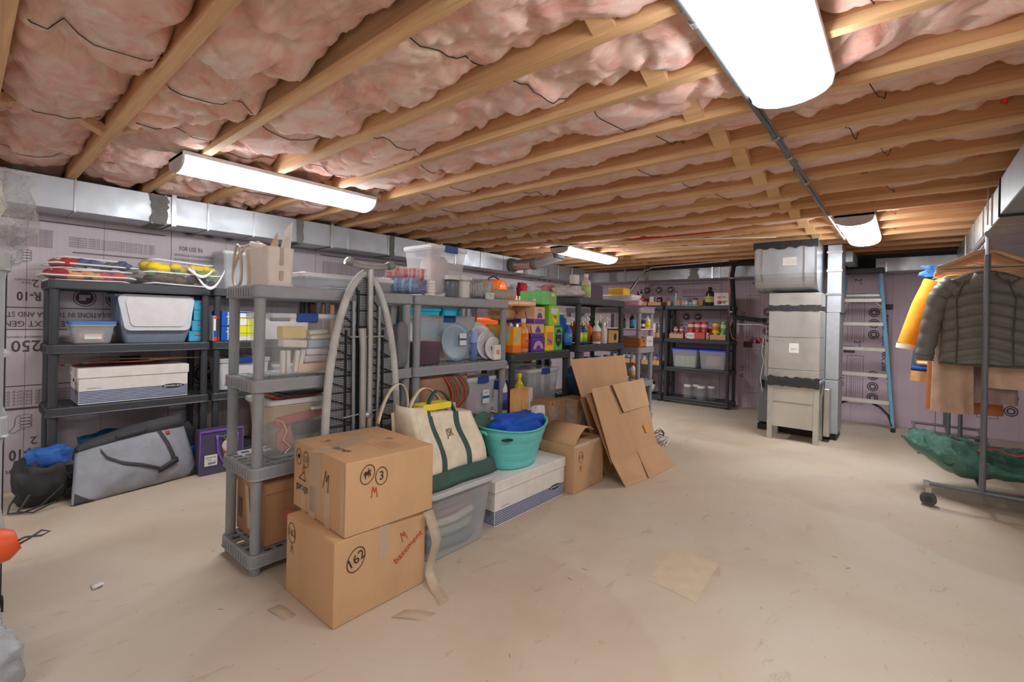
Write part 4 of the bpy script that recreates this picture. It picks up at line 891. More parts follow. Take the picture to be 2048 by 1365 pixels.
# ================================================================ left wall shelves: stored things
SC = lambda *c: mat(c, .5)
BAGF = mat((236, 238, 240), .08, 0, 'clear', .10); PIPING = mat((238, 238, 238), .5)
def zip_bag(label, x0, x1, y0, y1, z0, z1, blobs, sd, handles=False, tilt=0):
    cx, cy = (x0+x1)/2, (y0+y1)/2; t = thing('zip_bag', label, 'bag', (cx, cy, z0+.002), 0, 'clear zip bags'); w, d, h = (x1-x0)/2, (y1-y0)/2, z1-z0
    b = MB(); R = lambda e, z: [(p[0], p[1], p[2]+.012*math.sin(p[1]*14+sd)*(z > 0)) for p in b.rrect(-w+e, w-e, -d+e, d-e, .05, z, 4)]
    b.loft([R(.03, 0), R(.0, h*.35), R(.0, h*.6), R(.05, h)], True, True); b.build('clear_film', BAGF, t)
    for z, e in ((.006, .03), (h*.5, 0), (h, .05)):
        b = MB(); rr = R(e, z); b.tube(rr+[rr[0]], .005, 6); b.build('piping', PIPING, t)
    if handles:
        for q in (0, 1):
            b = MB(); b.sheet(lambda u, v: (w+.010+.03*math.sin(math.pi*u), d*.05+(.17+.05*q)*u+.03*q, h*.75-(.06+.085*q)*math.sin(math.pi*u)+(v-.5)*.024), 14, 1, .003); b.build('handle', PIPING, t)
    for nm, c, n_, rr, y_0, y_1, zz in blobs:
        b = MB()
        for k in range(n_):
            r = 1.25*rr*(.8+.4*random.random()); b.blob((random.uniform(-w*.1, w*.88), random.uniform(y_0, y_1), zz*h+random.uniform(-.012, .012)), r, r*random.uniform(.9, 1.5), r*.75, 7, .2, k)
        o = b.build(nm, mat(c, .8, 0, 'cloth')); o.location = (cx, cy, z0+.002); tag(o, nm.replace('_', ' ')+' packed in '+label, 'artificial flowers', None, 'stuff')
    return t
zip_bag('lower clear zip bag on the far left black shelf', -4.53, -4.17, .34, .82, 1.422, 1.495,
        [('crimson_flowers', (168, 44, 56), 18, .026, -.21, -.13, .5), ('orange_flowers', (228, 154, 76), 26, .026, -.13, .04, .5), ('coral_flowers', (214, 54, 58), 20, .024, .04, .17, .5)], 1)
zip_bag('upper clear zip bag on the far left black shelf', -4.53, -4.20, .36, .84, 1.50, 1.575,
        [('red_flowers', (182, 48, 52), 14, .024, -.20, -.10, .45), ('slate_blue_flowers', (86, 100, 130), 32, .024, -.10, .19, .5)], 2)
zip_bag('clear zip bag of yellow tulips overhanging the far left black shelf', -4.52, -4.15, .84, 1.36, 1.422, 1.60,
        [('yellow_tulips', (240, 206, 40), 34, .030, -.23, .22, .72), ('green_tulip_leaves', (118, 152, 74), 16, .022, -.23, .24, .5), ('brown_twigs', (92, 74, 58), 26, .028, -.2, .23, .25)], 3, True)
# grey flip lid bin
t = thing('storage_bin', 'blue grey bin with a cloudy flip lid on the far left black shelf', 'bin', (-4.38, .955, .997), 0, 'clear storage bins')
GB = mat((128, 140, 158), .45)
b = MB(); b.loft([b.rrect(-.15, .13, -.18, .18, .02, 0), b.rrect(-.16, .17, -.215, .215, .02, .13), b.rrect(-.17, .13, -.225, .225, .02, .345)], True, False); b.build('tub', GB, t)
b = MB(); b.box(-.17, .14, -.25, .235, .33, .35, 0, .004); b.build('rim', GB, t)
b = MB()
def lidp(a, z, e=0): return [(.185+e-(z-.10)*.16, y_, z_) for y_, z_ in a]
pts = []
for cy_, cz_, a0 in ((.19, .31, 0), (-.19, .31, 90), (-.16, .13, 180), (.16, .13, 270)):
    for k in range(5):
        a = math.radians(a0+22.5*k); r_ = .04; pts.append((cy_+r_*math.cos(a), cz_+r_*math.sin(a)))
b.loft([[(.165-(z-.1)*.13, y, z) for y, z in pts], [(.178-(z-.1)*.13, y, z) for y, z in pts]], True, False); b.build('lid_frame', mat((196, 200, 206), .4), t)
p2 = [(y*.82, .225+(z-.225)*.78) for y, z in pts]
b = MB(); b.loft([[(.172-(z-.1)*.13, y, z) for y, z in p2], [(.186-(z-.1)*.13, y, z) for y, z in p2]], True, False); b.build('lid_panel', mat((206, 204, 204), .3), t)
t = storage_bin('storage_bin', 'small clear bin with blue lid on the far left black shelf', 'bin', -4.45, -4.21, .475, .72, .995, 1.15, None, lid=mat((70, 130, 200), .35), r=.02, tap=.02)
inside('tin', 'copper coloured box inside the small blue lidded bin', 'box', -4.40, -4.26, .53, .66, 1.004, 1.10, (196, 148, 116), 'plain'); decal('x', (.098, 0, .05), .09, .035, PAPER, t, 'sticker')
CY = mat((64, 172, 208), .5)
for k, (y0, z0) in enumerate(((1.165, .997), (1.185, 1.079), (1.195, 1.161), (1.195, 1.243))):
    t = pbox('small_carton', ('bottom', 'second', 'third', 'topmost')[k]+' turquoise carton of the stack of four by the shelf post', 'box', -4.48, -4.255, y0-.005, y0+.093, z0, z0+.08, CY, None, group='turquoise cartons')
    decal('x', (.1158, .012, .055), .045, .012, RED, t, 'printed_band'); text('KIRKLAND', .01, 'x', (.1172, .012, .055), PAPER, t, w=.04); text('150 sheets', .009, 'x', (.1172, .012, .03), PAPER, t)
file_stack = None
t = thing('party_flags', 'heap of folded red and white patterned flags on sticks on the file box', 'flags', (-4.37, .82, .832), 0)
for k in range(9):
    c = [(196, 52, 64), (44, 40, 44), (232, 228, 224), (206, 120, 110)][k % 4]; a = random.uniform(-.16, .16); x0 = -.12+.024*k
    b = MB(); b.sheet(lambda u, v: (x0+.05*v, (-.30+.5*u)+.05*k*.4-.08, .004+.004*k+.004*math.sin(9*u+k)), 10, 1, .002); b.build('flag', mat(c, .7, 0, 'cloth'), t)
for k in range(8):
    b = MB(); y0 = -.26+.05*k; b.tube([(-.12+.035*k, y0, .045), (-.10+.03*k, y0+.40, .038)], .0022, 5); b.build('stick', mat((214, 174, 104), .6), t)
# grey duffel leaning on the shelf
t = thing('duffel_bag', 'large grey fabric bag with black strap leaning on the far left shelf', 'bag', (-4.08, .83, 0), 0)
GF = mat((150, 153, 162), .8, 0, 'cloth'); DG = mat((64, 64, 68), .75, 0, 'cloth')
C00, C10, C11, C01 = Vector((.13, -.36, .0)), Vector((-.02, .37, .0)), Vector((-.085, .27, .40)), Vector((-.085, -.32, .31))
def gp(u, v, off=0):
    sp_ = lambda a, e: max(0, math.sin(math.pi*min(1, max(0, a))))**e
    p = (C00*(1-u)+C10*u)*(1-v)+(C01*(1-u)+C11*u)*v
    bul = .10*sp_(u, .6)*sp_(v, .7)*(1-.4*v)
    f = .010*noise.noise(Vector((u*5, v*4, 1)))+.012*math.sin(14*u-9*v)*math.exp(-((u-.2)**2)*16)*v*(1-v)*4
    return p+Vector((bul+f+off, 0, .02*math.sin(math.pi*u)*v+(.0 if v else .004)))
b = MB(); b.sheet(lambda u, v: gp(u, v), 34, 22, .008); b.grid(lambda u, v: (C00*(1-u)+C10*u)*(1-v)+(C01*(1-u)+C11*u)*v+Vector((-.01, 0, 0)), 6, 4); b.build('bag_body', GF, t)
b = MB(); b.sheet(lambda u, v: gp(u, .93+.09*v, .008)+Vector((-.01*v, 0, .05*v*(abs(u)**.5))), 24, 2, .012); b.build('dark_top_panel', DG, t)
b = MB(); b.sheet(lambda u, v: gp(.015+.14*u*(1-v), .01+.20*v, .006), 5, 5, .006); b.build('corner_patch', DG, t)
b = MB(); b.sheet(lambda u, v: gp(.985-.10*u*(1-v), .01+.18*v, .006), 5, 5, .006); b.build('corner_patch', DG, t)
b = MB(); P = [(.20, .86), (.25, .70), (.36, .56), (.50, .47), (.62, .36), (.68, .30)]
def pl(P, u):
    k = min(len(P)-2, int(u*(len(P)-1))); f = u*(len(P)-1)-k; return P[k][0]*(1-f)+P[k+1][0]*f, P[k][1]*(1-f)+P[k+1][1]*f
b.sheet(lambda u, v: gp(pl(P, u)[0], pl(P, u)[1]+.055*(v-.5), .012), 16, 1, .004)
P2 = [(.74, .93), (.78, .72), (.80, .50), (.80, .38)]
b.sheet(lambda u, v: gp(pl(P2, u)[0]+.035*(v-.5), pl(P2, u)[1], .014), 12, 1, .004); b.build('shoulder_strap', DG, t)
b = MB(); b.sheet(lambda u, v: gp(.64+.19*u, .25+.09*v+.10*u, .022), 6, 2, .012); b.build('strap_pad', mat((44, 44, 46), .6), t)
b = MB(); b.sheet(lambda u, v: gp(.34+.28*u, .99, .028)+Vector((.012*math.sin(math.pi*u), 0, -.02+.04*v)), 10, 1, .012); b.build('carry_handle', DG, t)
b = MB(); b.sheet(lambda u, v: gp(.80+.035*u, .84+.06*v, .012), 2, 2, .003); b.build('red_tag', RED, t)
# black and blue jacket bag at left
t = thing('backpack', 'black and blue bag with long black straps at the foot of the far left shelf', 'bag', (-4.17, .345, 0), 0)
rag('b', None, None, None, -.13, .13, -.13, .13, 0, .31, 6, n=14, amp=.35).build('black_body', mat((48, 48, 50), .7, 0, 'cloth'), t)
BLF = mat((44, 98, 178), .75, 0, 'cloth')
bb = rag('b', None, None, None, -.10, .10, -.11, .13, .0, .12, 8, n=12, amp=.4); bb.v = [(v[0], v[1]+.04, v[2]+.235) for v in bb.v]; bb.build('blue_top', BLF, t)
b = MB(); b.tube([(.12, .10, .12), (.16, .0, .03), (.17, -.08, .012), (.13, -.14, .012), (.10, -.13, .05), (.08, -.10, .1)], .010, 6, .004); b.tube([(.13, -.05, .10), (.16, -.10, .02), (.20, -.04, .010), (.17, .06, .04)], .009, 6, .004); b.build('strap', DG, t)
rag('blue_bag', 'crinkled blue plastic bag behind the grey duffel', 'bag', (28, 92, 140), -4.50, -4.26, .50, 1.15, .12, .37, 5, 'crinkle', 14, rough=.3)
rag('black_bag', 'black bag slumped at the right end of the grey duffel', 'bag', (44, 46, 50), -4.40, -4.24, 1.02, 1.24, .12, .38, 15, 'cloth', 10)
rag('blue_cloth', 'bright blue cloth at the right end of the grey duffel', 'cloth', (36, 104, 196), -4.28, -4.19, 1.12, 1.25, .0, .20, 9, n=8)
# purple cooler bag
t = thing('cooler_bag', 'purple grocery bag printed with an ice cream cone and the words groceries keep cool', 'bag', (-4.09, 1.325, .002), 0); t.scale = (1, .86, .98)
PU = mat((80, 72, 100), .4); PUR = mat((128, 92, 190), .5)
b = MB(); b.box(-.06, .08, -.165, .165, 0, .33, -.008); b.build('bag_body', PU, t)
for y in (-.170, .170): MB().box(.070, .084, y-.004, y+.004, 0, .335).build('edge_binding', PUR, t)
MB().box(.072, .086, -.17, .17, .325, .338).build('top_binding', PUR, t)
b = MB(); P = [(-.045, .30), (-.035, .16), (.02, .05), (.07, .03), (.10, .08), (.115, .2), (.12, .30)]
b.sheet(lambda u, v: (.096, pl(P, u)[0]+(v-.5)*.018*(1 if u < .3 or u > .7 else .4), pl(P, u)[1]+(v-.5)*.02*(0 if u < .3 or u > .7 else 1)), 20, 1, .003); b.build('strap', PUR, t)
b = MB(); b.add([(.0905, .0, .17), (.0905, .045, .03), (.0905, .10, .17)], [(0, 1, 2)]); b.build('cone_print', mat((160, 96, 56), .6), t)
b = MB(); b.blob((.088, .05, .205), .006, .055, .05, 10, .2); b.build('ice_cream_print', mat((214, 200, 206), .6), t)
b = MB(); 
for k in range(4): b.tube([(.093, .03, .25), (.094, .0+.03*k, .285), (.093, -.04+.05*k, .29)], .004, 5)
b.build('leaf_print', mat((110, 160, 70), .6), t)
decal('x', (.0905, -.09, .11), .10, .085, PAPER, t, 'white_panel'); text('groceries', .02, 'x', (.092, -.09, .135), PU, t, w=.08); text('keep', .016, 'x', (.092, -.10, .115), PU, t); text('cool', .034, 'x', (.092, -.085, .09), mat((60, 60, 150), .5), t, bold=.02)
# shelf B
PB = mat((18, 84, 176), .45)
for k, z in enumerate((.997, 1.119)):
    t = pbox('bag_carton', ('lower', 'upper')[k]+' dark blue bag carton printed Ziploc, stacked by the shelf post', 'box', -4.42, -4.195, 1.365, 1.475, z, z+.12, PB, group='blue bag cartons')
    decal('x', (.1133, .042, .06), .022, .118, mat((40, 150, 214), .5), t, 'printed_band'); text('Ziploc', .038, 'x', (.1143, .0, .062), PAPER, t, math.pi/2*-1, w=.105, bold=.03)
t = pbox('tall_carton', 'narrow red, white and blue carton standing between two black shelves', 'box', -4.37, -4.20, 1.31, 1.352, .997, 1.20, mat((232, 226, 222), .5)); decal('x', (.086, 0, .05), .04, .07, PB, t, 'printed_band'); decal('x', (.0865, 0, .02), .04, .03, SC(220, 60, 40), t, 'printed_band'); decal('x', (.0865, 0, .19), .04, .02, SC(220, 60, 40), t, 'printed_band')
YL = mat((226, 226, 40), .5)
for r_ in range(3):
    for c_ in range(2):
        t = pbox('yellow_carton', ('bottom', 'middle', 'upper')[r_]+' '+('left', 'right')[c_]+' yellow carton seen past the nearest grey shelf posts', 'box', -4.38, -4.195, 1.49+.068*c_, 1.555+.068*c_, .997+.063*r_, 1.058+.063*r_, YL if r_ else mat((226, 222, 214), .5), (YL, .85, .3) if r_ == 0 else None, group='yellow cartons')
        if r_ == 2 and c_ == 0: decal('x', (.0935, 0, .03), .06, .055, PAPER, t, 'printed_band')
pbox('white_carton', 'white and blue carton on top of the yellow cartons, violet logo', 'box', -4.38, -4.195, 1.49, 1.60, 1.188, 1.24, PAPER, (PB, .85, .25))
storage_bin('storage_bin', 'tall clear bin with blue latch on top of the black shelf behind the caddy', 'bin', -4.53, -4.23, 1.38, 1.90, 1.42, 1.735, BLUE, r=.03)
storage_bin('storage_bin', 'white bin with clear lid low on the black shelf behind the nearest grey posts', 'bin', -4.51, -4.25, 1.36, 1.78, .587, .85, BLUE, body=mat((222, 222, 226), .4), lid=CLEARL)
storage_bin('storage_bin', 'white opaque bin on the black shelf behind the clear bin of sponges', 'bin', -4.51, -4.25, 1.66, 2.14, .997, 1.23, None, body=mat((226, 224, 222), .4), lid=WHITE)
pbox('brown_carton', 'upright tan carton on the black shelf right of the sponge bin', 'box', -4.51, -4.25, 2.25, 2.36, .997, 1.33, CARDD)
pbox('brown_carton', 'orange brown carton low on the black shelf left of the ironing board', 'box', -4.51, -4.25, 2.26, 2.62, .587, .86, CARDD)
pbox('brown_carton', 'wide brown carton on the floor tray behind the nearest grey shelf', 'box', -4.51, -4.25, 1.70, 2.15, .117, .40, CARDD)
storage_bin('storage_bin', 'flat clear bin on the lower black shelf behind the nearest grey shelf', 'bin', -4.51, -4.25, 1.80, 2.20, .587, .78, None)
t = zip_bag('clear zip bag with white handles on the wall shelf behind the ironing board', -4.51, -4.25, 2.25, 2.95, 1.422, 1.53, [('dark_twigs', (110, 92, 70), 26, .028, -.3, .3, .5), ('red_berries', (190, 50, 50), 6, .016, 0, .1, .8)], 5, True)
rag('straw_basket', 'coarse tan straw bundle on the wall shelf right of the ironing board top', 'basket', (168, 140, 104), -4.51, -4.25, 2.95, 3.13, 1.422, 1.62, 5, 'crinkle', 10)
# shelf C / D / E
storage_bin('storage_bin', 'large cloudy bin with a pink bundle on the wall shelf right of the ironing board', 'bin', -4.51, -4.25, 2.70, 3.13, .997, 1.36, None, body=mat((200, 204, 208), .3, 0, 'clear', .6))
rag('pink_bundle', 'pink bundle inside the cloudy bin on the wall shelf', 'cloth', (208, 92, 106), -4.5, -4.26, 2.78, 3.05, 1.01, 1.2, 3, n=8)
TQ = mat((30, 176, 206), .4)
def tub_(label, y0, y1, z0, h):
    t = thing('plastic_tub', label, 'tub', (-4.385, (y0+y1)/2, z0), 0, 'turquoise tubs'); d = (y1-y0)/2; b = MB()
    b.loft([b.rrect(-.10, .10, -d+.035, d-.035, .03, 0), b.rrect(-.12, .12, -d+.012, d-.012, .03, h-.05), b.rrect(-.135, .135, -d, d, .03, h-.048), b.rrect(-.135, .135, -d, d, .03, h), b.rrect(-.125, .125, -d+.01, d-.01, .03, h), b.rrect(-.10, .10, -d+.04, d-.04, .03, .02)], True, False); b.build('tub_body', TQ, t)
    b = MB(); b.loft([b.rrect(-.122, .122, -d+.012, d-.012, .03, h-.004), b.rrect(-.122, .122, -d+.012, d-.012, .03, h+.004)], True, False); b.build('lid', mat((60, 190, 216), .4), t)
tub_('left turquoise tub seen above the clear bin in the grey row', 3.19, 3.74, .997, .35); tub_('right turquoise tub seen above the clear bin in the grey row', 3.76, 4.07, .997, .37)
pbox('brown_carton', 'low carton with red and white hatching under the turquoise tubs', 'box', -4.51, -4.25, 3.25, 3.75, .587, .80, CARDD, (RED, .9, .15))
pbox('orange_carton', 'orange paper carton on the wall shelf below the turquoise tubs', 'box', -4.51, -4.25, 3.78, 4.05, .587, .83, SC(240, 160, 70))
for k in range(4): bottle('can', ('leftmost', 'second', 'third', 'rightmost')[k]+' tall white and black tin under the pumpkin shelf', -4.3, 4.30+.15*k, .602, .17, .05, (PAPER, BLK, PAPER, SC(180, 190, 200))[k], STEEL, lab=(BLK, PAPER, SC(90, 90, 96), SC(120, 150, 180))[k], group='tall tins', neck=.8, sh=.9)
pbox('green_carton', 'lime green carton on the floor tray of the grey wall shelf', 'box', -4.51, -4.25, 3.2, 3.62, .117, .40, SC(140, 214, 60))
# pumpkin bucket
t = thing('pumpkin_bucket', 'orange plastic pumpkin bucket with black handle on the grey wall shelf', 'bucket', (-4.36, 4.76, 1.522), 0)
OR = mat((238, 112, 30), .35); n = 32
b = MB(); R = []
for k in range(13):
    a = math.pi*k/12; r = .16*math.sin(a)**.6+.03 if 0 < k < 12 else .06
    R.append([((r-(.012 if j % 4 == 0 else 0))*math.cos(2*math.pi*j/n), (r-(.012 if j % 4 == 0 else 0))*math.sin(2*math.pi*j/n), .12-.12*math.cos(a)) for j in range(n)])
b.loft(R, True, True); b.build('bucket_body', OR, t)
for s in (-.06, .06):
    b = MB(); b.add([(.176, s-.03, .12), (.176, s+.03, .12), (.170, s, .19)], [(0, 1, 2)]); b.build('triangle_eye', BLK, t)
b = MB(); b.tube([(0, -.12, .2), (0, -.10, .25), (0, 0, .285), (0, .10, .25), (0, .12, .2)], .012, 6); b.build('handle', BLK, t)
rag('orange_bag', 'glossy orange bag on the white shelf board below the pumpkin bucket', 'bag', (236, 96, 30), -4.51, -4.25, 4.25, 4.85, 1.105, 1.25, 12, 'plain', 12, rough=.3)
storage_bin('storage_bin', 'white shallow tray under the orange bag on the wall shelf', 'bin', -4.51, -4.25, 4.2, 4.88, 1.035, 1.10, None, body=WHITE, lid=WHITE)
rag('red_pinecone_toy', 'tall dark red glittery cone decoration right of the pumpkin bucket', 'decoration', (150, 24, 40), -4.42, -4.26, 5.28, 5.44, 1.42, 1.78, 3, 'crinkle', 14, amp=.2)
for k, c in enumerate(((236, 190, 200), (180, 226, 190), (240, 220, 150))): bottle('small_bottle', ('pink', 'mint', 'yellow')[k]+' capped small bottle right of the clear cup sleeve', -4.2, 5.06+.07*k, 1.42, .10, .028, SC(*c), SC(*c), neck=.5)
# more things on the hidden wall shelves
for k in range(5): bottle('jug', ('first', 'second', 'third', 'fourth', 'fifth')[k]+' assorted jug on the back corner wall shelf, counted from the left', -4.3, 5.15+.16*k, .997, .24, .06, (SC(60, 120, 180), PAPER, SC(220, 150, 60), SC(80, 150, 90), PAPER)[k], (RED, BLUE, PAPER, PAPER, RED)[k], lab=(PAPER, SC(220, 60, 50), PAPER, PAPER, SC(90, 60, 50))[k], group='jugs on the corner shelf')
for k in range(4): pbox('snack_carton', ('first', 'second', 'third', 'fourth')[k]+' snack carton on the corner wall shelf, counted from the left', 'box', -4.51, -4.25, 5.10+.19*k, 5.27+.19*k, .587, .82-.03*k, (SC(214, 96, 60), SC(240, 230, 220), SC(110, 180, 90), SC(90, 110, 170))[k], (PAPER, .6, .25))
for k in range(4): pbox('top_carton', ('orange', 'black', 'green', 'tan')[k]+' carton on top of the back corner wall shelf', 'box', -4.51, -4.25, 5.12+.2*k, 5.30+.2*k, 1.422, 1.50+.02*(k % 2), (SC(214, 120, 80), BLK, SC(80, 160, 110), CARD)[k])
# ================================================================ things on the row of shelving units
# nearest grey unit, top: caddy with cable and board
t = thing('caddy_bin', 'white plastic caddy bin with a hand slot on top of the nearest grey shelf', 'bin', (-2.475, 1.015, 1.361), 0)
CB = mat((222, 212, 200), .5); b = MB()
w, d, h = .145, .065, .19
b.rprism(-w, w, -d, d, 0, .012, .02)
O = b.rrect(-w, w, -d, d, .02, 0); 
b.loft([b.rrect(-w+.006, w-.006, -d+.006, d-.006, .02, 0), b.rrect(-w, w, -d, d, .02, h), b.rrect(-w+.005, w-.005, -d+.005, d-.005, .018, h), b.rrect(-w+.009, w-.009, -d+.009, d-.009, .018, .014)], False, False); b.build('bin_body', CB, t)
b = MB(); 
for z0, z1 in ((.10, h-.0), (.028, .075)):
    b.add([(w+.0012, -.009, z0+.006), (w+.0012, 0, z0), (w+.0012, .009, z0+.006), (w+.0012, .009, z1), (w+.0012, -.009, z1)], [(0, 1, 2, 3, 4)])
b.build('slot', mat((186, 170, 150), .7), t)
t = thing('coiled_cable', 'coil of beige cable hanging over the back of the white caddy', 'cable', (-2.62, .96, 1.38), 0)
CC = mat((196, 184, 168), .5)
b = MB()
for k in range(3):
    o_ = .012*k; b.tube([(-.01-.055*math.cos(2*math.pi*j/20)+o_, -.035-o_*.5, .07+.105*math.sin(2*math.pi*j/20)-.02*math.cos(4*math.pi*j/20)) for j in range(21)], .0055, 6)
b.tube([(-.07, -.035, .06), (.0, -.04, .12), (.05, -.02, .19), (.09, .02, .21), (.12, .05, .19)], .0055, 6); b.tube([(-.06, -.03, .10), (.02, -.03, .185), (.08, .03, .20)], .0055, 6); b.build('cable_loops', CC, t)
MB().tube([(.06, .0, .20), (.13, .03, .185)], .014, 8).build('plug', PAPER, t)
t = thing('board', 'pale wooden board sticking up out of the white caddy', 'board', (-2.46, 1.02, 1.38), 0)
b = MB(); plank('panel', (-.08, -.02, .1), (.115, -.02, .1), (.105, -.02, .245), (-.06, .03, .19), .006, mat((214, 178, 146), .7), t); plank('panel', (.06, .0, .1), (.12, .03, .08), (.13, .04, .30), (.10, .02, .26), .006, PAPER, t)
storage_bin('storage_bin', 'flat clear bin with white lid on top of the nearest grey shelf', 'bin', -2.60, -2.35, 1.13, 1.70, 1.36, 1.445, None, lid=mat((228, 228, 230), .3, 0, 'clear', .8), body=mat((196, 206, 212), .3, 0, 'clear', .4), tap=.01)
# cup packs
def sleeve(name, label, p0, p1, r, c, n=12, film=True, cat='cups', group='sleeves of cups', c2=None):
    p0, p1 = Vector(p0), Vector(p1); t = thing(name, label, cat, p0, 0, group); d = p1-p0
    for k in range(n):
        a = d*(k/n); e = d*((k+.8)/n); b = MB(); b.cyl(a, e, r, r*.93, 14); b.build('cup', mat(c2 if c2 and k % 2 else c, .35) if not isinstance(c, bpy.types.Material) else c, t)
    if film: b = MB(); b.cyl(-d*.06, d*1.05, r*1.08, r*1.02, 14); b.build('film_sleeve', FILM, t)
    return t
sleeve('cup_sleeve', 'wrapped sleeve of blue cups, lower one beside the ironing board foot', (-2.47, 1.70, 1.418), (-2.31, 1.83, 1.418), .050, (52, 110, 190), 9, c2=(120, 190, 230)); 
sleeve('cup_sleeve', 'wrapped sleeve of dark blue cups, front one beside the tall clear bin', (-2.42, 1.80, 1.415), (-2.30, 1.90, 1.415), .046, (36, 66, 150), 8)
sleeve('cup_sleeve', 'wrapped sleeve of red cups lying on top of the blue cups', (-2.47, 1.72, 1.50), (-2.33, 1.90, 1.49), .040, (210, 64, 70), 9, c2=(232, 140, 150))
sleeve('cup_sleeve', 'wrapped sleeve of clear pink tinted cups at the left of the red cups', (-2.50, 1.60, 1.412), (-2.40, 1.70, 1.412), .046, (216, 190, 206), 8)
t = pbox('printed_carton', 'white printed card leaning in front of the blue cups', 'box', -2.33, -2.30, 1.88, 1.96, 1.362, 1.46, PAPER)
for k in range(4): text('plastic cups 16 oz', .01, 'x', (.0165, 0, .02+.018*k), INK, t)
storage_bin('storage_bin', 'tall clear bin with blue latch on top of the second grey shelf', 'bin', -2.655, -2.335, 1.96, 2.29, 1.36, 1.70, BLUE, body=mat((226, 228, 232), .3, 0, 'clear', .42), tap=.03)
rag('gift_bag', 'pink and tan bundle inside the tall clear bin on the top shelf', 'cloth', (216, 190, 182), -2.61, -2.40, 2.03, 2.22, 1.38, 1.66, 21, n=8)
bottle('tumbler', 'clear tumbler with dark grey base in front of the tall clear bin', -2.32, 2.12, 1.36, .12, .042, mat((96, 102, 108), .4), CLEARL, neck=1.1, sh=.95)
bottle('tumbler', 'cloudy plastic tumbler right of the dark tumbler on the top shelf', -2.31, 2.22, 1.36, .125, .042, CLEARL, CLEARL, neck=1.1, sh=.95)
sleeve('plate_sleeve', 'film wrapped sleeve of clear plates with black label on the second grey shelf', (-2.42, 2.31, 1.43), (-2.33, 2.42, 1.43), .062, mat((214, 212, 212), .3, 0, 'clear', .6), 8, cat='plates')
sleeve('plate_sleeve', 'larger film wrapped sleeve of clear plates before the pumpkin bucket', (-2.42, 2.42, 1.437), (-2.31, 2.50, 1.437), .072, mat((220, 216, 214), .3, 0, 'clear', .6), 9, cat='plates')
t = pbox('printed_carton', 'white label card leaning on the sleeve of clear plates', 'box', -2.30, -2.28, 2.42, 2.50, 1.362, 1.41, PAPER); 
for k in range(3): text('deluxe heavy duty plates', .009, 'x', (.0115, 0, .01+.012*k), INK, t)
sleeve('cup_sleeve', 'sleeve of clear cups lying at the right end of the second grey shelf', (-2.34, 2.47, 1.402), (-2.30, 2.74, 1.41), .040, mat((222, 214, 204), .3, 0, 'clear', .65), 20, False)
# nearest grey unit, middle: sponge bin and its packages
storage_bin('storage_bin', 'clear bin of soaps and sponges with a blue latch on the nearest grey shelf', 'bin', -2.63, -2.32, .96, 1.325, .915, 1.23, BLUE, body=mat((226, 226, 226), .3, 0, 'clear', .22), tap=.022)
PK = [('yellow', (240, 208, 130), 1.035, 1.155, 1.105, 1.165, 0), ('upper cream', (232, 222, 200), 1.175, 1.275, 1.125, 1.145, .06), ('lower cream', (232, 222, 200), 1.18, 1.29, 1.10, 1.12, .04), ('pale blue', (178, 198, 216), 1.17, 1.285, 1.055, 1.095, .02), ('wide white', (232, 224, 214), 1.04, 1.16, 1.06, 1.098, -.06),
      ('white boxed', (232, 222, 220), 1.16, 1.275, 1.018, 1.05, 0), ('lilac', (216, 200, 208), 1.15, 1.27, .982, 1.014, 0), ('peach', (240, 206, 172), 1.12, 1.275, .93, .975, .02)]
for nm, c, y0, y1, z0, z1, rx in PK:
    o = inside('soap_pack', nm+' soap pack against the front of the clear sponge bin', 'soap', -2.42, -2.352, y0, y1, z0, z1, c, 'plain', group='packs in the sponge bin'); o.rotation_euler = (rx, 0, 0)
for k, (y, r_) in enumerate(((1.035, 0), (1.060, 0), (1.095, -.12), (1.115, -.2))):
    o = inside('candle', ('first', 'second', 'third', 'fourth')[k]+' upright white stick in the clear sponge bin from the left', 'stick', -2.38, -2.355, y, y+.02, .93, 1.045, (236, 230, 222), 'plain', group='white sticks in the sponge bin'); o.rotation_euler = (r_, 0, 0)
# nearest grey unit, third tier
storage_bin('storage_bin', 'clear bin of ribbons and cords on the third tier of the nearest grey shelf', 'bin', -2.64, -2.335, .965, 1.36, .505, .80, None, lid=mat((226, 226, 222), .3, 0, 'clear', .75), body=mat((222, 222, 214), .3, 0, 'clear', .30), r=.035, tap=.025, rim=.014)
o = inside('ribbon_pack', 'red ribbon roll inside the clear bin of cords', 'ribbon', -2.40, -2.37, 1.02, 1.26, .68, .72, (196, 56, 66), 'cloth'); o.rotation_euler = (.12, 0, 0)
rag('white_cloth', 'white wrinkled bundle inside the clear bin of cords', 'cloth', (214, 206, 196), -2.60, -2.40, 1.02, 1.28, .52, .68, 7, n=10, kind='crinkle')
rag('dark_cloth', 'dark blue bundle inside the clear bin of cords', 'cloth', (70, 76, 92), -2.42, -2.375, 1.10, 1.30, .60, .67, 9, n=8)
rag('pink_cloth', 'pink bundle inside the clear bin of cords', 'cloth', (206, 120, 116), -2.42, -2.375, 1.03, 1.12, .53, .66, 19, n=8)
b = MB(); b.tube([(-2.365, 1.0, .71), (-2.362, 1.05, .69), (-2.36, 1.07, .64), (-2.36, 1.05, .60), (-2.36, 1.09, .56), (-2.36, 1.06, .53)], .003, 5); tag(b.build('cord', mat((222, 206, 170), .6)), 'beige cord looped inside the clear bin of cords', 'cord')
for k in range(3): 
    o = inside('magazine', ('bottom', 'middle', 'top')[k]+' flat book lying on the lid of the bin of cords', 'book', -2.58+.02*k, -2.38+.0*k, 1.02+.03*k, 1.26+.02*k, .803+.007*k, .809+.007*k, ((206, 80, 66), (90, 96, 96), (60, 60, 66))[k], 'plain', b=.001, rz=.1*k)
decal_o = pbox('name_card', 'small white printed card on the front of the bin of cords', 'card', -2.337, -2.334, 1.18, 1.25, .735, .75, PAPER)
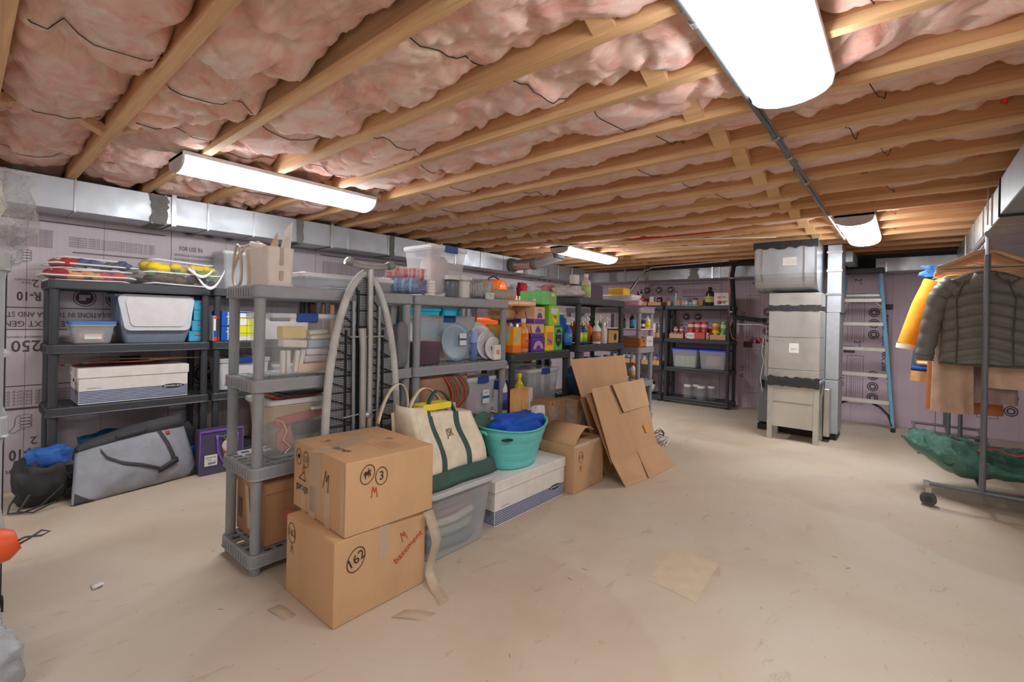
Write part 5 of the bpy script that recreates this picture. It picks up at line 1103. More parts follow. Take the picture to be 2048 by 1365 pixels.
# bottom tier: taped cardboard file box
t = file_box('taped brown file box on the bottom tier of the nearest grey shelf', -2.69, -2.335, .955, 1.36, .10, .415, mat((186, 140, 100), .8, 0, 'card'), False)
decal('z', (.0, 0, .3165), .24, .34, mat((120, 104, 96), .35, 0, 'crinkle'), t, 'packing_tape'); decal('y', (-.02, -.1985, .16), .045, .24, mat((222, 196, 160), .25), t, 'packing_tape', .2)
decal('x', (.1735, -.08, .12), .07, .06, mat((214, 130, 110), .7), t, 'red_label', -.5)
scrib(t, 'x', (.1745, .04, .19), 'M', .022, MK, 0, .004); text('20', .05, 'x', (.1745, .04, .13), MK, t); text('20x', .05, 'y', (.06, -.1985, .15), MK, t); decal('y', (-.12, -.1985, .12), .05, .10, mat((110, 92, 84), .7), t, 'printed_patch'); decal('y', (.10, -.1985, .08), .05, .05, mat((214, 130, 110), .7), t, 'red_label', -.5)
# second grey unit, second tier
t = pbox('maroon_box', 'dark maroon lidded box spanning the two grey shelving units', 'box', -2.50, -2.355, 1.66, 2.06, .917, 1.06, mat((84, 60, 74), .6, 0, 'cloth'))
MB().box(-.0735, .0735, -.2015, .2015, .122, .146).build('lid', mat((92, 66, 80), .6, 0, 'cloth'), t)
storage_bin('storage_bin', 'clear bin with blue latch behind the maroon box on the second grey shelf', 'bin', -2.66, -2.51, 2.00, 2.56, .917, 1.235, BLUE, body=mat((226, 222, 222), .3, 0, 'clear', .5), sticker=True, tap=.02)
t = thing('platter', 'grey blue round plastic platter standing in front of the clear bin', 'plate', (-2.44, 2.27, .918), 0)
b = MB(); b.lathe([(.001, 0), (.11, 0), (.135, .012), (.135, .016), (.11, .006), (.001, .006)], n=28).xf(Matrix.Translation((0, 0, .135)) @ Matrix.Rotation(math.radians(84), 4, 'Y')); b.build('dish', mat((150, 170, 186), .35), t)
decal('x', (.03, .05, .155), .065, .085, PAPER, t, 'sticker'); decal('x', (.031, .05, .155), .065, .014, mat((24, 96, 150), .5), t, 'sticker_band')
t = thing('cup_stack', 'upright stack of pale blue plastic cups right of the round platter', 'cups', (-2.42, 2.44, .918), 0)
for k in range(10): MB().lathe([(.026, .0), (.034, .011), (.036, .0115), (.036, .0135)], (0, 0, .013*k), 14).build('cup', mat((150, 176, 222), .35), t)
MB().lathe([(.034, .0), (.028, .09)], (0, 0, .13), 14).build('cup', mat((150, 176, 222), .35), t)
for k in range(3):
    t = thing('plate_stack', ('back', 'middle', 'front')[k]+' white plate pack standing on edge right of the blue platter', 'plates', (-2.45+.045*k, 2.53+.02*k, .918), 0, 'standing plate packs')
    r_ = .13-.022*k; b = MB(); b.lathe([(.001, 0), (r_*.8, 0), (r_, .010), (r_, .022), (r_*.8, .012), (.001, .012)], n=24).xf(Matrix.Translation((0, 0, r_)) @ Matrix.Rotation(math.radians(84), 4, 'Y')); b.build('plates', mat((226, 226, 230), .3), t)
    if k: MB().blob((.014, .0, r_), .004, r_*.3, r_*.25, 8, .3, k).build('picture_print', SC(176, 70, 56), t)
t = pbox('printed_carton', 'small white paper carton with oval picture at the right of the plates', 'box', -2.34, -2.315, 2.55, 2.63, .917, 1.03, PAPER); MB().blob((.013, 0, .06), .002, .02, .02, 8).build('picture_print', SC(206, 160, 130), t)
rag('towel_roll', 'white patterned paper towel roll on the second grey shelf', 'towel', (232, 226, 206), -2.62, -2.52, 2.565, 2.66, .917, 1.21, 3, 'plain', 12, amp=.08)
rag('grey_pouch', 'grey quilted pouch with white zip right of the ironing board', 'pouch', (112, 112, 116), -2.33, -2.25, 1.64, 1.74, .92, 1.20, 4, 'cloth', 10, amp=.2)
# second grey unit, third tier
t = thing('paper_shopping_bag', 'brown paper shopping bag with red and green ribbon handles below the maroon box', 'bag', (-2.44, 2.08, .507), 0)
KP = mat((168, 128, 100), .8); b = MB()
b.sheet(lambda u, v: (.09+.02*v, -.17+.38*u-.03*v*(1-u), .33*v+.01*math.sin(5*u)), 6, 6, .004); b.sheet(lambda u, v: (-.09, -.17+.36*u, .33*v), 3, 3, .004)
b.sheet(lambda u, v: (.09+.02*v-.18*u, -.17-.03*v, .33*v), 3, 3, .004); b.sheet(lambda u, v: (.09+.02*v-.18*u, .21, .33*v), 3, 3, .004); b.box(-.09, .09, -.17, .21, 0, .004); b.build('paper_body', KP, t)
MB().box(.0, .10, -.19, .0, .30, .345).build('torn_edge', mat((200, 158, 124), .8), t)
for k, (c, dy) in enumerate((((206, 70, 50), 0), ((92, 112, 90), .022), ((206, 70, 50), .044), ((92, 112, 90), .066), ((206, 70, 50), .12), ((92, 112, 90), .142))):
    b = MB(); b.sheet(lambda u, v: (.118+.02*math.sin(3*u), -.02+dy+.018*v+.10*math.sin(2.6*u)-.12*u*u, .33-.30*u*(1-.25*k/6)), 14, 1, .003); b.build('ribbon', mat(c, .7, 0, 'cloth'), t)
rag('black_cloth', 'black fabric in the mouth of the brown paper shopping bag', 'cloth', (34, 30, 32), -2.48, -2.36, 1.94, 2.14, .76, .845, 3, n=8)
rag('plastic_sheet', 'white plastic sheet lying over the brown paper shopping bag', 'bag', (226, 228, 232), -2.55, -2.34, 2.16, 2.45, .81, .86, 6, 'crinkle', 10)
storage_bin('storage_bin', 'clear bin with blue latch and teal striped label right of the brown paper bag', 'bin', -2.64, -2.335, 2.295, 2.62, .507, .80, BLUE, body=mat((224, 226, 230), .3, 0, 'clear', .45), sticker=True, tap=.02)
rag('pink_cloth', 'pink bundle inside the clear bin right of the brown paper bag', 'cloth', (220, 140, 170), -2.6, -2.39, 2.36, 2.48, .52, .7, 3, n=8)
pbox('yellow_carton', 'orange yellow carton below the clear bin beside the turquoise tub', 'box', -2.6, -2.34, 2.32, 2.5, .103, .40, SC(240, 190, 90))
bottle('spray_can', 'white and blue cleaning bottle at the end of the second grey shelf', -2.32, 2.66, .507, .27, .034, PAPER, BLUE, lab=SC(90, 90, 160), neck=.45, txt='STAR')
t = pbox('wipes_pack', 'blue and white wipes pack beside the blue and white bottle', 'box', -2.40, -2.33, 2.64, 2.72, .507, .76, PAPER, (BLUE, .85, .28)); text('V', .05, 'x', (.037, 0, .13), BLK, t)
pbox('green_carton', 'lime green lidded carton on the tier right of the ironing board', 'box', -2.6, -2.35, 1.60, 1.77, .507, .62, SC(150, 214, 70))
rag('dark_bag', 'dark cloth bag on the tier behind the tote handles', 'bag', (60, 62, 66), -2.6, -2.42, 1.62, 1.78, .65, .80, 8, n=8)
# low black unit: cleaning cartons
OY = mat((244, 176, 36), .45)
t = pbox('duster_carton', 'long orange and yellow duster carton with blue duster pictures', 'box', -2.60, -2.265, 2.705, 2.80, .967, 1.165, OY, (SC(240, 120, 40), .14, .28))
for k in range(4):
    b = MB(); M = frame('y', (-.12+.075*k, -.0488, .125)); b.add([M @ Vector(p) for p in ((-.028, -.045, 0), (.0, -.045, 0), (.036, .05, 0), (.008, .05, 0))], [(0, 1, 2, 3)]); b.build('duster_print', SC(150, 200, 206), t)
b = MB(); M = frame('x', (.169, 0, .12)); b.add([M @ Vector(p) for p in ((-.025, -.045, 0), (.0, -.045, 0), (.03, .05, 0), (.005, .05, 0))], [(0, 1, 2, 3)]); b.build('duster_print', SC(150, 200, 206), t)
text('Swiffer', .035, 'y', (.02, -.0495, .055), SC(40, 70, 160), t, .05, bold=.02); text('Duster', .02, 'y', (-.02, -.0495, .03), PAPER, t)
MB().box(-.14, .05, -.03, .03, .196, .21).build('torn_flap', CARD, t)
bottle('cleaner_bottle', 'amber floor cleaner bottle beside the orange duster carton', -2.30, 2.865, .967, .235, .043, mat((224, 160, 96), .3), PAPER, lab=mat((240, 124, 30), .5), neck=.4, txt='FLOOR')
PX = mat((224, 186, 150), .6); PV = mat((92, 50, 150), .5)
def swf(label, x0, x1, y0, y1, z0, z1):
    t = pbox('mop_carton', label, 'box', x0, x1, y0, y1, z0, z1, PX, (PV, .14, .28), group='tan and purple mop cartons'); w, d, h = (x1-x0)/2, (y1-y0)/2, z1-z0
    b = MB(); M = frame('x', (w+.0012, 0, h*.33)); b.add([M @ Vector((.035*math.cos(a), .045*math.sin(a), 0)) for a in [math.pi*k/12 for k in range(13)]], [tuple(range(13))]); b.build('purple_badge', PV, t)
    text('Swiffer', .016, 'x', (w+.0015, 0, h*.82), SC(40, 90, 170), t); text('WetJet', .026, 'y', (-.06, -d-.0015, h*.62), PV, t); b = MB(); stroke(b, [(0, .03), (.012, 0), (.03, -.04)], 'y', (.05, -d-.001, h*.5), .006); b.build('mop_print', PV, t)
swf('upper tan and purple mop carton with round purple badge', -2.56, -2.265, 2.96, 3.10, 1.19, 1.325)
swf('second tan and purple mop carton under the upper one', -2.40, -2.265, 2.93, 3.09, 1.085, 1.188)
swf('tan mop carton pushed to the back behind the amber bottle', -2.62, -2.42, 2.83, 3.05, .967, 1.14)
t = pbox('purple_carton', 'purple white and pink floor cleaner carton, bottom of the stack', 'box', -2.42, -2.265, 2.93, 3.105, .967, 1.083, PV); b = MB()
for q in range(3): stroke(b, [(.06*math.cos(a)*(1-.2*q)-.01, .06*math.sin(a)*(1-.2*q)-.03) for a in [math.pi*k/10 for k in range(11)]], 'x', (.0785, .01, .05), .008)
b.build('swirl_print', SC(226, 190, 220), t)
pbox('rag_pack', 'orange and white rag pack lying on the top of the mop cartons', 'box', -2.52, -2.30, 2.80, 3.02, 1.327, 1.375, SC(240, 160, 90), (PAPER, .5, .4))
rag('toilet_roll_pack', 'orange and white plastic wrapped pack beneath the green carton', 'pack', (236, 190, 140), -2.6, -2.40, 2.72, 2.95, 1.21, 1.32, 4, 'crinkle', 10)
t = pbox('sweeper_carton', 'bright yellow carton with orange panel and blue brush picture', 'box', -2.44, -2.262, 3.11, 3.235, .967, 1.175, SC(246, 202, 20)); decal('x', (.0895, 0, .10), .085, .11, SC(224, 140, 50), t, 'printed_panel'); plank('brush_print', (.091, -.035, .09), (.091, .02, .055), (.091, .032, .07), (.091, -.022, .105), .001, SC(40, 110, 170), t)
t = pbox('dry_cloth_carton', 'green and black carton of dry mop cloths beside the yellow one', 'box', -2.44, -2.262, 3.24, 3.355, .967, 1.16, SC(84, 190, 60)); M = frame('x', (.090, 0, .105)); b = MB(); b.add([M @ Vector((.046*math.cos(2*math.pi*k/20), .075*math.sin(2*math.pi*k/20), 0)) for k in range(20)], [tuple(range(20))]); b.build('black_oval', BLK, t)
text('Swiffer', .022, 'x', (.0915, 0, .14), PAPER, t, w=.07); text('DRY', .022, 'x', (.0915, 0, .085), SC(180, 220, 60), t)
t = pbox('lime_carton', 'lime green carton marked 95 in a yellow badge', 'box', -2.46, -2.262, 3.155, 3.31, 1.177, 1.345, SC(150, 200, 50)); decal('x', (.0995, .0, .12), .10, .05, SC(214, 220, 200), t, 'printed_panel'); b = MB(); M = frame('x', (.100, .01, .065)); b.add([M @ Vector((.038*math.cos(2*math.pi*k/14), .045*math.sin(2*math.pi*k/14), 0)) for k in range(14)], [tuple(range(14))]); b.build('yellow_badge', SC(246, 214, 30), t); text('95', .045, 'x', (.1015, .01, .068), BLK, t, w=.05)
for k in range(4): pbox('pad_pack', ('bottom', 'second', 'third', 'top')[k]+' blue and green pad pack stacked behind the lime carton', 'box', -2.5, -2.47, 3.0, 3.15, 1.19+.035*k, 1.222+.035*k, (SC(40, 150, 200), BLK, SC(150, 210, 70), SC(50, 140, 200))[k])
t = pbox('green_carton', 'wide green carton on top of the cleaning cartons', 'box', -2.50, -2.27, 3.06, 3.27, 1.347, 1.46, SC(110, 204, 110)); decal('x', (.1155, .05, .06), .09, .10, SC(130, 180, 70), t, 'printed_panel'); decal('x', (.1165, .05, .085), .05, .025, SC(210, 220, 200), t, 'printed_panel'); decal('y', (.04, -.1055, .03), .03, .03, PAPER, t, 'barcode')
# low black unit, lower tiers
storage_bin('storage_bin', 'grey clear bin with blue latches on the low black shelf', 'bin', -2.56, -2.33, 3.0, 3.435, .452, .81, BLUE, body=mat((206, 210, 214), .3, 0, 'clear', .5), tap=.02)
o = inside('picture_frame', 'green framed picture inside the grey clear bin on the low black shelf', 'picture', -2.58, -2.36, 3.035, 3.06, .47, .74, (110, 166, 130), 'plain')
bottle('oil_bottle', 'golden cooking oil bottle with yellow cap on the low black shelf', -2.32, 2.85, .452, .32, .05, mat((214, 190, 40), .15), mat((240, 214, 30), .4), lab=SC(230, 210, 120), neck=.35)
pbox('food_carton', 'red and blue food carton behind the oil bottle', 'box', -2.48, -2.39, 2.84, 2.97, .452, .72, SC(180, 60, 60), (SC(90, 110, 170), .5, .4))
t = pbox('food_carton', 'white carton with black oval mark low beside the tan paper bag', 'box', -2.38, -2.28, 2.93, 2.98, .452, .68, PAPER)
rag('produce_pack', 'red and white produce pack on the low black shelf', 'pack', (226, 120, 100), -2.36, -2.30, 2.82, 2.90, .56, .6, 4, n=6)
for k in range(5): pbox('food_carton', ('first', 'second', 'third', 'fourth', 'fifth')[k]+' small carton at the back of the low black shelf, counted from the left', 'box', -2.66, -2.655+.02, 2.74+.14*k, 2.86+.14*k, .82, .90, (SC(200, 96, 70), SC(160, 110, 70), PAPER, SC(150, 214, 110), SC(226, 90, 70))[k])
# tall black unit
for k, (y, c, l_) in enumerate(((3.44, (20, 90, 190), None), (3.62, (26, 60, 130), (220, 220, 70)), (3.70, (24, 70, 120), (150, 210, 60)))):
    bottle('spray_bottle', ('large blue', 'dark blue', 'navy')[k]+' trigger spray bottle on the tall black shelf', -2.26, y, 1.007, .245, .046-.006*(k > 0), SC(*c), PAPER, PAPER, lab=SC(*l_) if l_ else SC(70, 150, 220), trig=True, sx=.7, group='spray bottles', txt='Windex' if k == 0 else None)
bottle('spray_bottle', 'tall blue refill jug at the back left of the tall black shelf', -2.44, 3.60, 1.007, .27, .07, SC(24, 100, 196), PAPER, lab=SC(60, 140, 220), group='spray bottles')
bottle('spray_bottle', 'white trigger spray bottle with green and red label on the tall black shelf', -2.22, 3.86, 1.007, .27, .048, PAPER, PAPER, PAPER, lab=SC(190, 130, 90), trig=True, sx=.8, group='spray bottles')
bottle('spray_bottle', 'cream slim trigger bottle right of the labelled white one', -2.22, 3.99, 1.007, .25, .036, mat((214, 206, 196), .4), PAPER, PAPER, trig=True, group='spray bottles')
bottle('spray_bottle', 'white trigger bottle between the blue and labelled ones', -2.30, 3.76, 1.007, .26, .035, PAPER, PAPER, PAPER, trig=True, group='spray bottles')
rag('orange_cloth', 'orange cloth behind the spray bottles', 'cloth', (226, 130, 50), -2.5, -2.32, 3.72, 4.02, 1.007, 1.22, 5, n=12)
rag('green_garment', 'dark green bag behind the gold carton', 'bag', (50, 96, 84), -2.5, -2.30, 4.02, 4.22, 1.007, 1.27, 7, n=12)
t = pbox('gold_carton', 'small gold brown carton with black emblem at the end of the black shelf', 'box', -2.36, -2.21, 4.08, 4.28, 1.007, 1.13, mat((176, 138, 76), .6)); b = MB(); M = frame('x', (.0765, .03, .06)); b.add([M @ Vector((.028*math.cos(2*math.pi*k/14), .035*math.sin(2*math.pi*k/14), 0)) for k in range(14)], [tuple(range(14))]); b.build('emblem', BLK, t)
jar('clear glass jar standing behind the gold carton', -2.40, 4.30, 1.007, .045, .2, lid=STEEL)
rag('plastic_bag', 'white plastic bag lying on top of the tall black shelf', 'bag', (226, 216, 214), -2.5, -2.24, 3.42, 3.78, 1.432, 1.545, 3, 'crinkle', 14, amp=.3)
rag('pink_pack', 'pink and white pack behind the white plastic bag', 'pack', (226, 150, 156), -2.62, -2.48, 3.45, 3.75, 1.432, 1.56, 8, 'crinkle', 10)
bottle('spray_bottle', 'green labelled pump bottle on top of the tall black shelf', -2.27, 3.74, 1.432, .195, .045, mat((214, 196, 180), .4), PAPER, lab=SC(190, 210, 130), neck=.4, group='spray bottles')
pbox('small_box', 'white and navy small carton left of the green labelled bottle', 'box', -2.44, -2.38, 3.72, 3.80, 1.57, 1.66, PAPER)
bpy.data.objects['small_box'].location.z = 1.563
pbox('purple_case', 'dark purple rectangular case on top of the tall black shelf', 'box', -2.62, -2.44, 4.05, 4.36, 1.432, 1.585, mat((96, 76, 98), .6))
pbox('purple_case', 'upright purple case behind the green labelled bottle', 'box', -2.46, -2.36, 3.64, 3.95, 1.432, 1.56, mat((100, 80, 100), .6))
for k in range(4): bottle('water_jug', ('first', 'second', 'third', 'fourth')[k]+' blue water jug low on the tall black shelf, counted from the left', -2.32, 3.68+.19*k, .552, .30, .085, SC(36, 84, 124), SC(40, 130, 180), group='blue water jugs', lab=SC(44, 96, 140))
t = bottle('water_jug', 'large blue jug with a white label on the floor tray of the black shelf', -2.28, 3.69, .102, .36, .085, SC(24, 66, 130), SC(50, 150, 210), lab=PAPER)
pbox('dark_crate', 'dark crate on the floor tray of the tall black shelf', 'box', -2.58, -2.22, 3.75, 4.35, .103, .42, mat((54, 56, 60), .6))
# end grey unit
t = pbox('drawer_box', 'small wooden box with drawers and iron pull at the row end', 'drawers', -2.42, -2.10, 4.53, 4.69, .957, 1.05, mat((168, 104, 54), .6, 0, 'wood')); 
for z in (.028, .066): MB().box(.1605, .166, -.07, .07, z-.017, z+.016).build('drawer_front', mat((190, 122, 66), .6, 0, 'wood'), t)
MB().box(.1665, .174, -.012, .012, .06, .07).build('drawer_pull', BLK, t)
t = pbox('dark_box', 'navy box behind the small wooden drawer box', 'box', -2.62, -2.44, 4.55, 4.80, .957, 1.13, SC(44, 44, 60))
t = pbox('white_carton', 'white carton with faint drawing beside the small wooden box', 'box', -2.30, -2.10, 4.70, 4.87, .957, 1.07, mat((214, 204, 200), .6)); text('tea set', .03, 'x', (.1015, 0, .06), INKL, t)
pbox('tray', 'long white and red tray lying above the wooden drawer box', 'tray', -2.62, -2.09, 4.54, 4.87, 1.135, 1.15, PAPER, (RED, .2, .5)); bpy.data.objects['tray'].location.z = 1.132
bottle('wine_bottle', 'small dark bottle with blue label and gold top on the long tray', -2.25, 4.66, 1.149, .15, .026, SC(30, 44, 40), SC(200, 170, 90), lab=SC(60, 130, 190))
bottle('wine_bottle', 'small dark bottle with red top on the long tray', -2.32, 4.60, 1.149, .13, .024, SC(40, 60, 50), RED)
pbox('photo_box', 'small black carton with pale picture on the long tray', 'box', -2.22, -2.16, 4.72, 4.78, 1.149, 1.24, BLK, (PAPER, .4, .3))
bottle('jug', 'cream jug with blue top at the right end of the long tray', -2.15, 4.82, 1.149, .13, .035, mat((236, 224, 180), .4), SC(140, 180, 220), lab=SC(236, 200, 60))
rag('plastic_bag', 'crumpled clear and pink plastic bag on the end grey shelf top', 'bag', (226, 190, 206), -2.34, -2.1, 4.53, 4.63, 1.38, 1.46, 12, 'crinkle', 12)
pbox('pink_folder', 'bright pink folder under the crumpled plastic bag', 'folder', -2.235, -2.08, 4.56, 4.88, 1.371, 1.379, SC(240, 130, 190))
storage_bin('foam_cooler', 'white foam box behind the black shelf top, yellow case on it', 'box', -2.68, -2.24, 4.64, 4.87, 1.372, 1.51, None, body=WHITE, lid=WHITE)
bpy.data.objects['foam_cooler']['group'] = 'foam boxes'
pbox('yellow_case', 'yellow plastic case lying on the white foam box', 'case', -2.54, -2.36, 4.66, 4.82, 1.513, 1.585, SC(240, 190, 30))
for k in range(6): bottle('small_bottle', ('first', 'second', 'third', 'fourth', 'fifth', 'sixth')[k]+' small bottle with tan label low on the end grey shelf, from the left', -2.86+.13*k, 4.62, .602, .16, .04, (SC(30, 60, 140), PAPER)[k % 2], (BLK, RED)[k % 2], lab=SC(226, 170, 110), group='small bottles')
bottle('paint_tin', 'white tin with orange band on the floor tray of the end grey shelf', -2.2, 4.75, .102, .16, .07, PAPER, BLK, lab=SC(226, 120, 60), neck=.85, sh=.95)
# ================================================================ pantry against the back wall
PY = 7.08
t = pbox('soup_carton', 'white carton printed BEETS with a red beet on the pantry shelf top', 'box', -2.14, -1.93, 7.06, 7.16, 1.477, 1.66, PAPER)
text('BEETS', .045, 'y', (0, -.0515, .115), SC(200, 60, 60), t, w=.11, bold=.02); text('love beets', .014, 'y', (0, -.0515, .155), INKL, t); MB().blob((-.03, -.0505, .045), .032, .003, .028, 10).build('beet_print', SC(190, 30, 60), t); MB().blob((.03, -.0505, .05), .03, .002, .02, 8, .3).build('leaf_print', SC(120, 160, 80), t); text('61', .03, 'y', (.07, -.053, .06), SC(120, 30, 50), t)
t = thing('oil_jug', 'large dark olive oil jug with handle grip on the pantry shelf top', 'bottle', (-2.215, 7.12, 1.477), 0)
MB().lathe([(.055, 0), (.064, .01), (.064, .14), (.060, .155), (.064, .17), (.045, .205), (.022, .225), (.022, .245)], n=18).build('jug_body', mat((54, 58, 34), .2), t); MB().lathe([(.025, .243), (.025, .27), (.001, .27)], n=14).build('cap', BLK, t)
MB().lathe([(.0655, .05), (.066, .051), (.066, .135), (.0655, .136)], n=18).build('label_wrap', SC(206, 190, 120), t); text('OLIVE OIL', .02, 'y', (0, -.068, .1), INK, t, w=.07)
jar('white capped supplement jar in the middle of the pantry shelf top', -2.42, 7.10, 1.477, .045, .11, lab=SC(214, 206, 196), lid=BLK)
for k, (x, c, h_) in enumerate(((-2.66, (226, 150, 100), .10), (-2.60, (206, 190, 176), .08), (-2.545, (220, 214, 206), .09), (-2.49, (170, 180, 170), .07))):
    jar(('orange labelled', 'peach', 'grey', 'pale')[k]+' small jar on the pantry shelf top', x, 7.09+.02*(k % 2), 1.477, .030+.008*(k == 0), h_, 'small jars on the pantry top', lab=SC(*c), lid=(SC(226, 130, 70), PAPER, STEEL, BLK)[k])
bottle('water_bottle', 'slim pale blue bottle with red cap on the pantry shelf top', -2.715, 7.12, 1.477, .20, .025, SC(170, 210, 214), RED, neck=.6)
o = inside('tan_pad', 'small tan wedge left of the slim blue bottle on the pantry shelf top', 'pad', -2.83, -2.78, 7.06, 7.14, 1.477, 1.55, (206, 170, 136), 'plain')
inside('tray', 'flat white dish under the small jars on the pantry shelf top', 'dish', -2.56, -2.36, 7.05, 7.07, 1.476, 1.482, (230, 230, 228), 'plain', b=.001)
pbox('brown_carton', 'small brown carton left of the dark oil jug', 'box', -2.36, -2.30, 7.07, 7.17, 1.477, 1.56, CARDD)
def tray_(label, x0, x1, z0, z1, m=CARD, y0=7.05, y1=7.25, txt=None, band=None):
    t = thing('shallow_carton', label, 'box', ((x0+x1)/2, (y0+y1)/2, z0), 0, 'shallow cartons'); w, d, h = (x1-x0)/2, (y1-y0)/2, z1-z0
    b = MB(); b.box(-w, w, -d, d, 0, .004); b.box(-w, w, -d, -d+.004, 0, h); b.box(-w, w, d-.004, d, 0, h); b.box(-w, -w+.004, -d, d, 0, h); b.box(w-.004, w, -d, d, 0, h); b.build('carton_tray', m, t)
    if band: decal('y', (.07, -d-.001, h*.5), w, h*.9, band, t, 'printed_band')
    if txt:
        b = MB(); M = frame('y', (-w*.4, -d-.001, h*.5)); b.add([M @ Vector((w*.55*math.cos(2*math.pi*k/18), h*.45*math.sin(2*math.pi*k/18), 0)) for k in range(18)], [tuple(range(18))]); b.build('logo_plate', PAPER, t); text(txt, h*.42, 'y', (-w*.4, -d-.002, h*.5), SC(160, 120, 60), t, w=w*.8)
    return t
zt = .977
tray_('shallow brown carton of small red cans at the left of the pantry', -2.79, -2.57, zt, zt+.075)
tray_('red carton with white oval brand mark under the red cans', -2.55, -2.25, zt, zt+.105, mat((196, 76, 66), .6), txt='RAO', band=SC(206, 84, 70))
tray_('shallow brown carton under the yellow and green cans', -2.19, -1.965, zt, zt+.075)
RC = 'red labelled cans'
for k in range(3): can(('left', 'middle', 'right')[k]+' large red and white can, lower row, in the red carton', -2.475+.098*k, 7.11, zt+.004, .046, .13, SC(200, 60, 56), None, RC)
for k in range(3): can(('left', 'middle', 'right')[k]+' large red and white can, upper row, over the red carton', -2.475+.098*k, 7.11, zt+.136, .047, .125, SC(206, 66, 64), SC(226, 214, 208), RC, RED)
for k in range(4): can(('leftmost', 'second', 'third', 'rightmost')[k]+' small red can in the left shallow carton', -2.76+.053*k, 7.10, zt+.004, .024, .085, SC(200, 60, 60), SC(226, 200, 190), RC)
for k in range(2): can(('left', 'right')[k]+' small red and grey can on top of the left carton', -2.70+.09*k, 7.10, zt+.091, .034, .085, SC(196, 66, 66), SC(206, 204, 200), RC)
can('tall yellow and orange can in the right pantry carton', -2.115, 7.11, zt+.09, .052, .155, SC(236, 206, 50), SC(226, 110, 50), 'yellow and green cans')
can('tall green and white can, upper right in the pantry', -2.01, 7.11, zt+.125, .042, .14, SC(90, 190, 90), SC(226, 226, 220), 'yellow and green cans', txt='VEG')
can('short yellow can under the tall yellow one', -2.115, 7.11, zt+.004, .046, .084, SC(240, 214, 60), None, 'yellow and green cans'); can('short green can with white band at the right of the pantry carton', -2.02, 7.105, zt+.004, .042, .118, SC(110, 180, 90), SC(236, 220, 190), 'yellow and green cans')
can('flat red tin behind the tomato cans', -2.22, 7.22, zt, .05, .16, SC(200, 70, 50), SC(226, 130, 60), RC)
jar('tan spice jar between the red and the brown carton', -2.22, 7.07, zt, .024, .10, lab=SC(206, 170, 120))
bottle('green_bottle', 'dark green bottle at the right end of the pantry tier', -1.93, 7.22, zt, .24, .035, SC(50, 84, 60), SC(60, 100, 60))
for k, (x0, x1) in enumerate(((-2.755, -2.36), (-2.345, -1.955))):
    t = storage_bin('storage_bin', ('left', 'right')[k]+' clear bin with bright blue lid on the pantry shelf', 'bin', x0, x1, 7.06, 7.38, .542, .83, None, lid=mat((30, 80, 226), .35), body=mat((220, 224, 236), .3, 0, 'clear', .42), group='blue lidded bins', r=.025)
for k in range(4): inside('bread_pack', ('first', 'second', 'third', 'fourth')[k]+' tan and green packet in the left blue lidded bin', 'packet', -2.70+.075*k, -2.635+.075*k, 7.10, 7.2, .56, .72, (214, 190, 140), 'cloth', group='packets in the left bin')
inside('green_pack', 'green packet strip in the left blue lidded bin', 'packet', -2.71, -2.41, 7.085, 7.098, .60, .66, (120, 190, 130), 'plain')
rag('food_bag', 'red and grey packets in the right blue lidded bin', 'packet', (196, 150, 150), -2.29, -2.02, 7.11, 7.3, .555, .76, 4, n=8)
for k, (x, y, r_, h_) in enumerate(((-2.51, 7.12, .068, .20), (-2.42, 7.22, .060, .20), (-2.305, 7.10, .072, .20), (-2.19, 7.2, .062, .20))):
    jar(('leftmost', 'second from left', 'frontmost', 'rightmost')[k]+' empty glass jar with pale lid on the bottom pantry tier', x, y, .087, r_, h_, 'empty glass jars', body=mat((206, 214, 212), .12, 0, 'clear', .18))
# left pantry unit
tray_('shallow brown carton on top of the left pantry unit', -3.14, -2.92, 1.477, 1.535, y0=7.04)
tray_('small brown carton beside the red edged bin on the left pantry unit', -3.28, -3.15, 1.477, 1.54, y0=7.04)
pbox('white_box', 'white upright tea carton in the brown carton on the pantry top', 'box', -3.13, -3.06, 7.08, 7.14, 1.482, 1.62, PAPER)
t = jar('black canister with pale red lid in the brown carton', -2.98, 7.12, 1.482, .045, .15, lid=SC(206, 140, 130), body=BLK, name='canister'); text('CAFE', .03, 'y', (0, -.047, .08), PAPER, t, w=.07)
jar('small dark jar with white lid in the brown carton', -3.04, 7.075, 1.482, .022, .06, body=BLK)
storage_bin('storage_bin', 'translucent pink bin with red lid on the left pantry unit', 'bin', -3.52, -3.22, 7.06, 7.3, 1.477, 1.60, None, lid=mat((226, 60, 60), .35), body=mat((226, 150, 150), .3, 0, 'clear', .7))
bottle('sauce_bottle', 'dark sauce bottle standing on the red lidded bin', -3.36, 7.15, 1.602, .09, .02, BLK, BLK); bottle('sauce_bottle', 'dark bottle with pale label standing on the red lidded bin', -3.30, 7.15, 1.602, .12, .022, BLK, SC(60, 60, 60), lab=SC(206, 200, 170))
t = pbox('cereal_carton', 'white and tan carton in the left pantry unit beside the post', 'box', -3.13, -3.01, 7.06, 7.14, .977, 1.20, PAPER, (SC(206, 170, 130), .2, .4)); text('organic', .02, 'y', (0, -.0415, .17), SC(120, 190, 150), t)
jar('tan jar at the right of the left pantry unit', -2.95, 7.1, 1.06, .035, .12, lab=SC(150, 130, 116)); tray_('small brown carton under the tan jar', -3.0, -2.90, .977, 1.055)
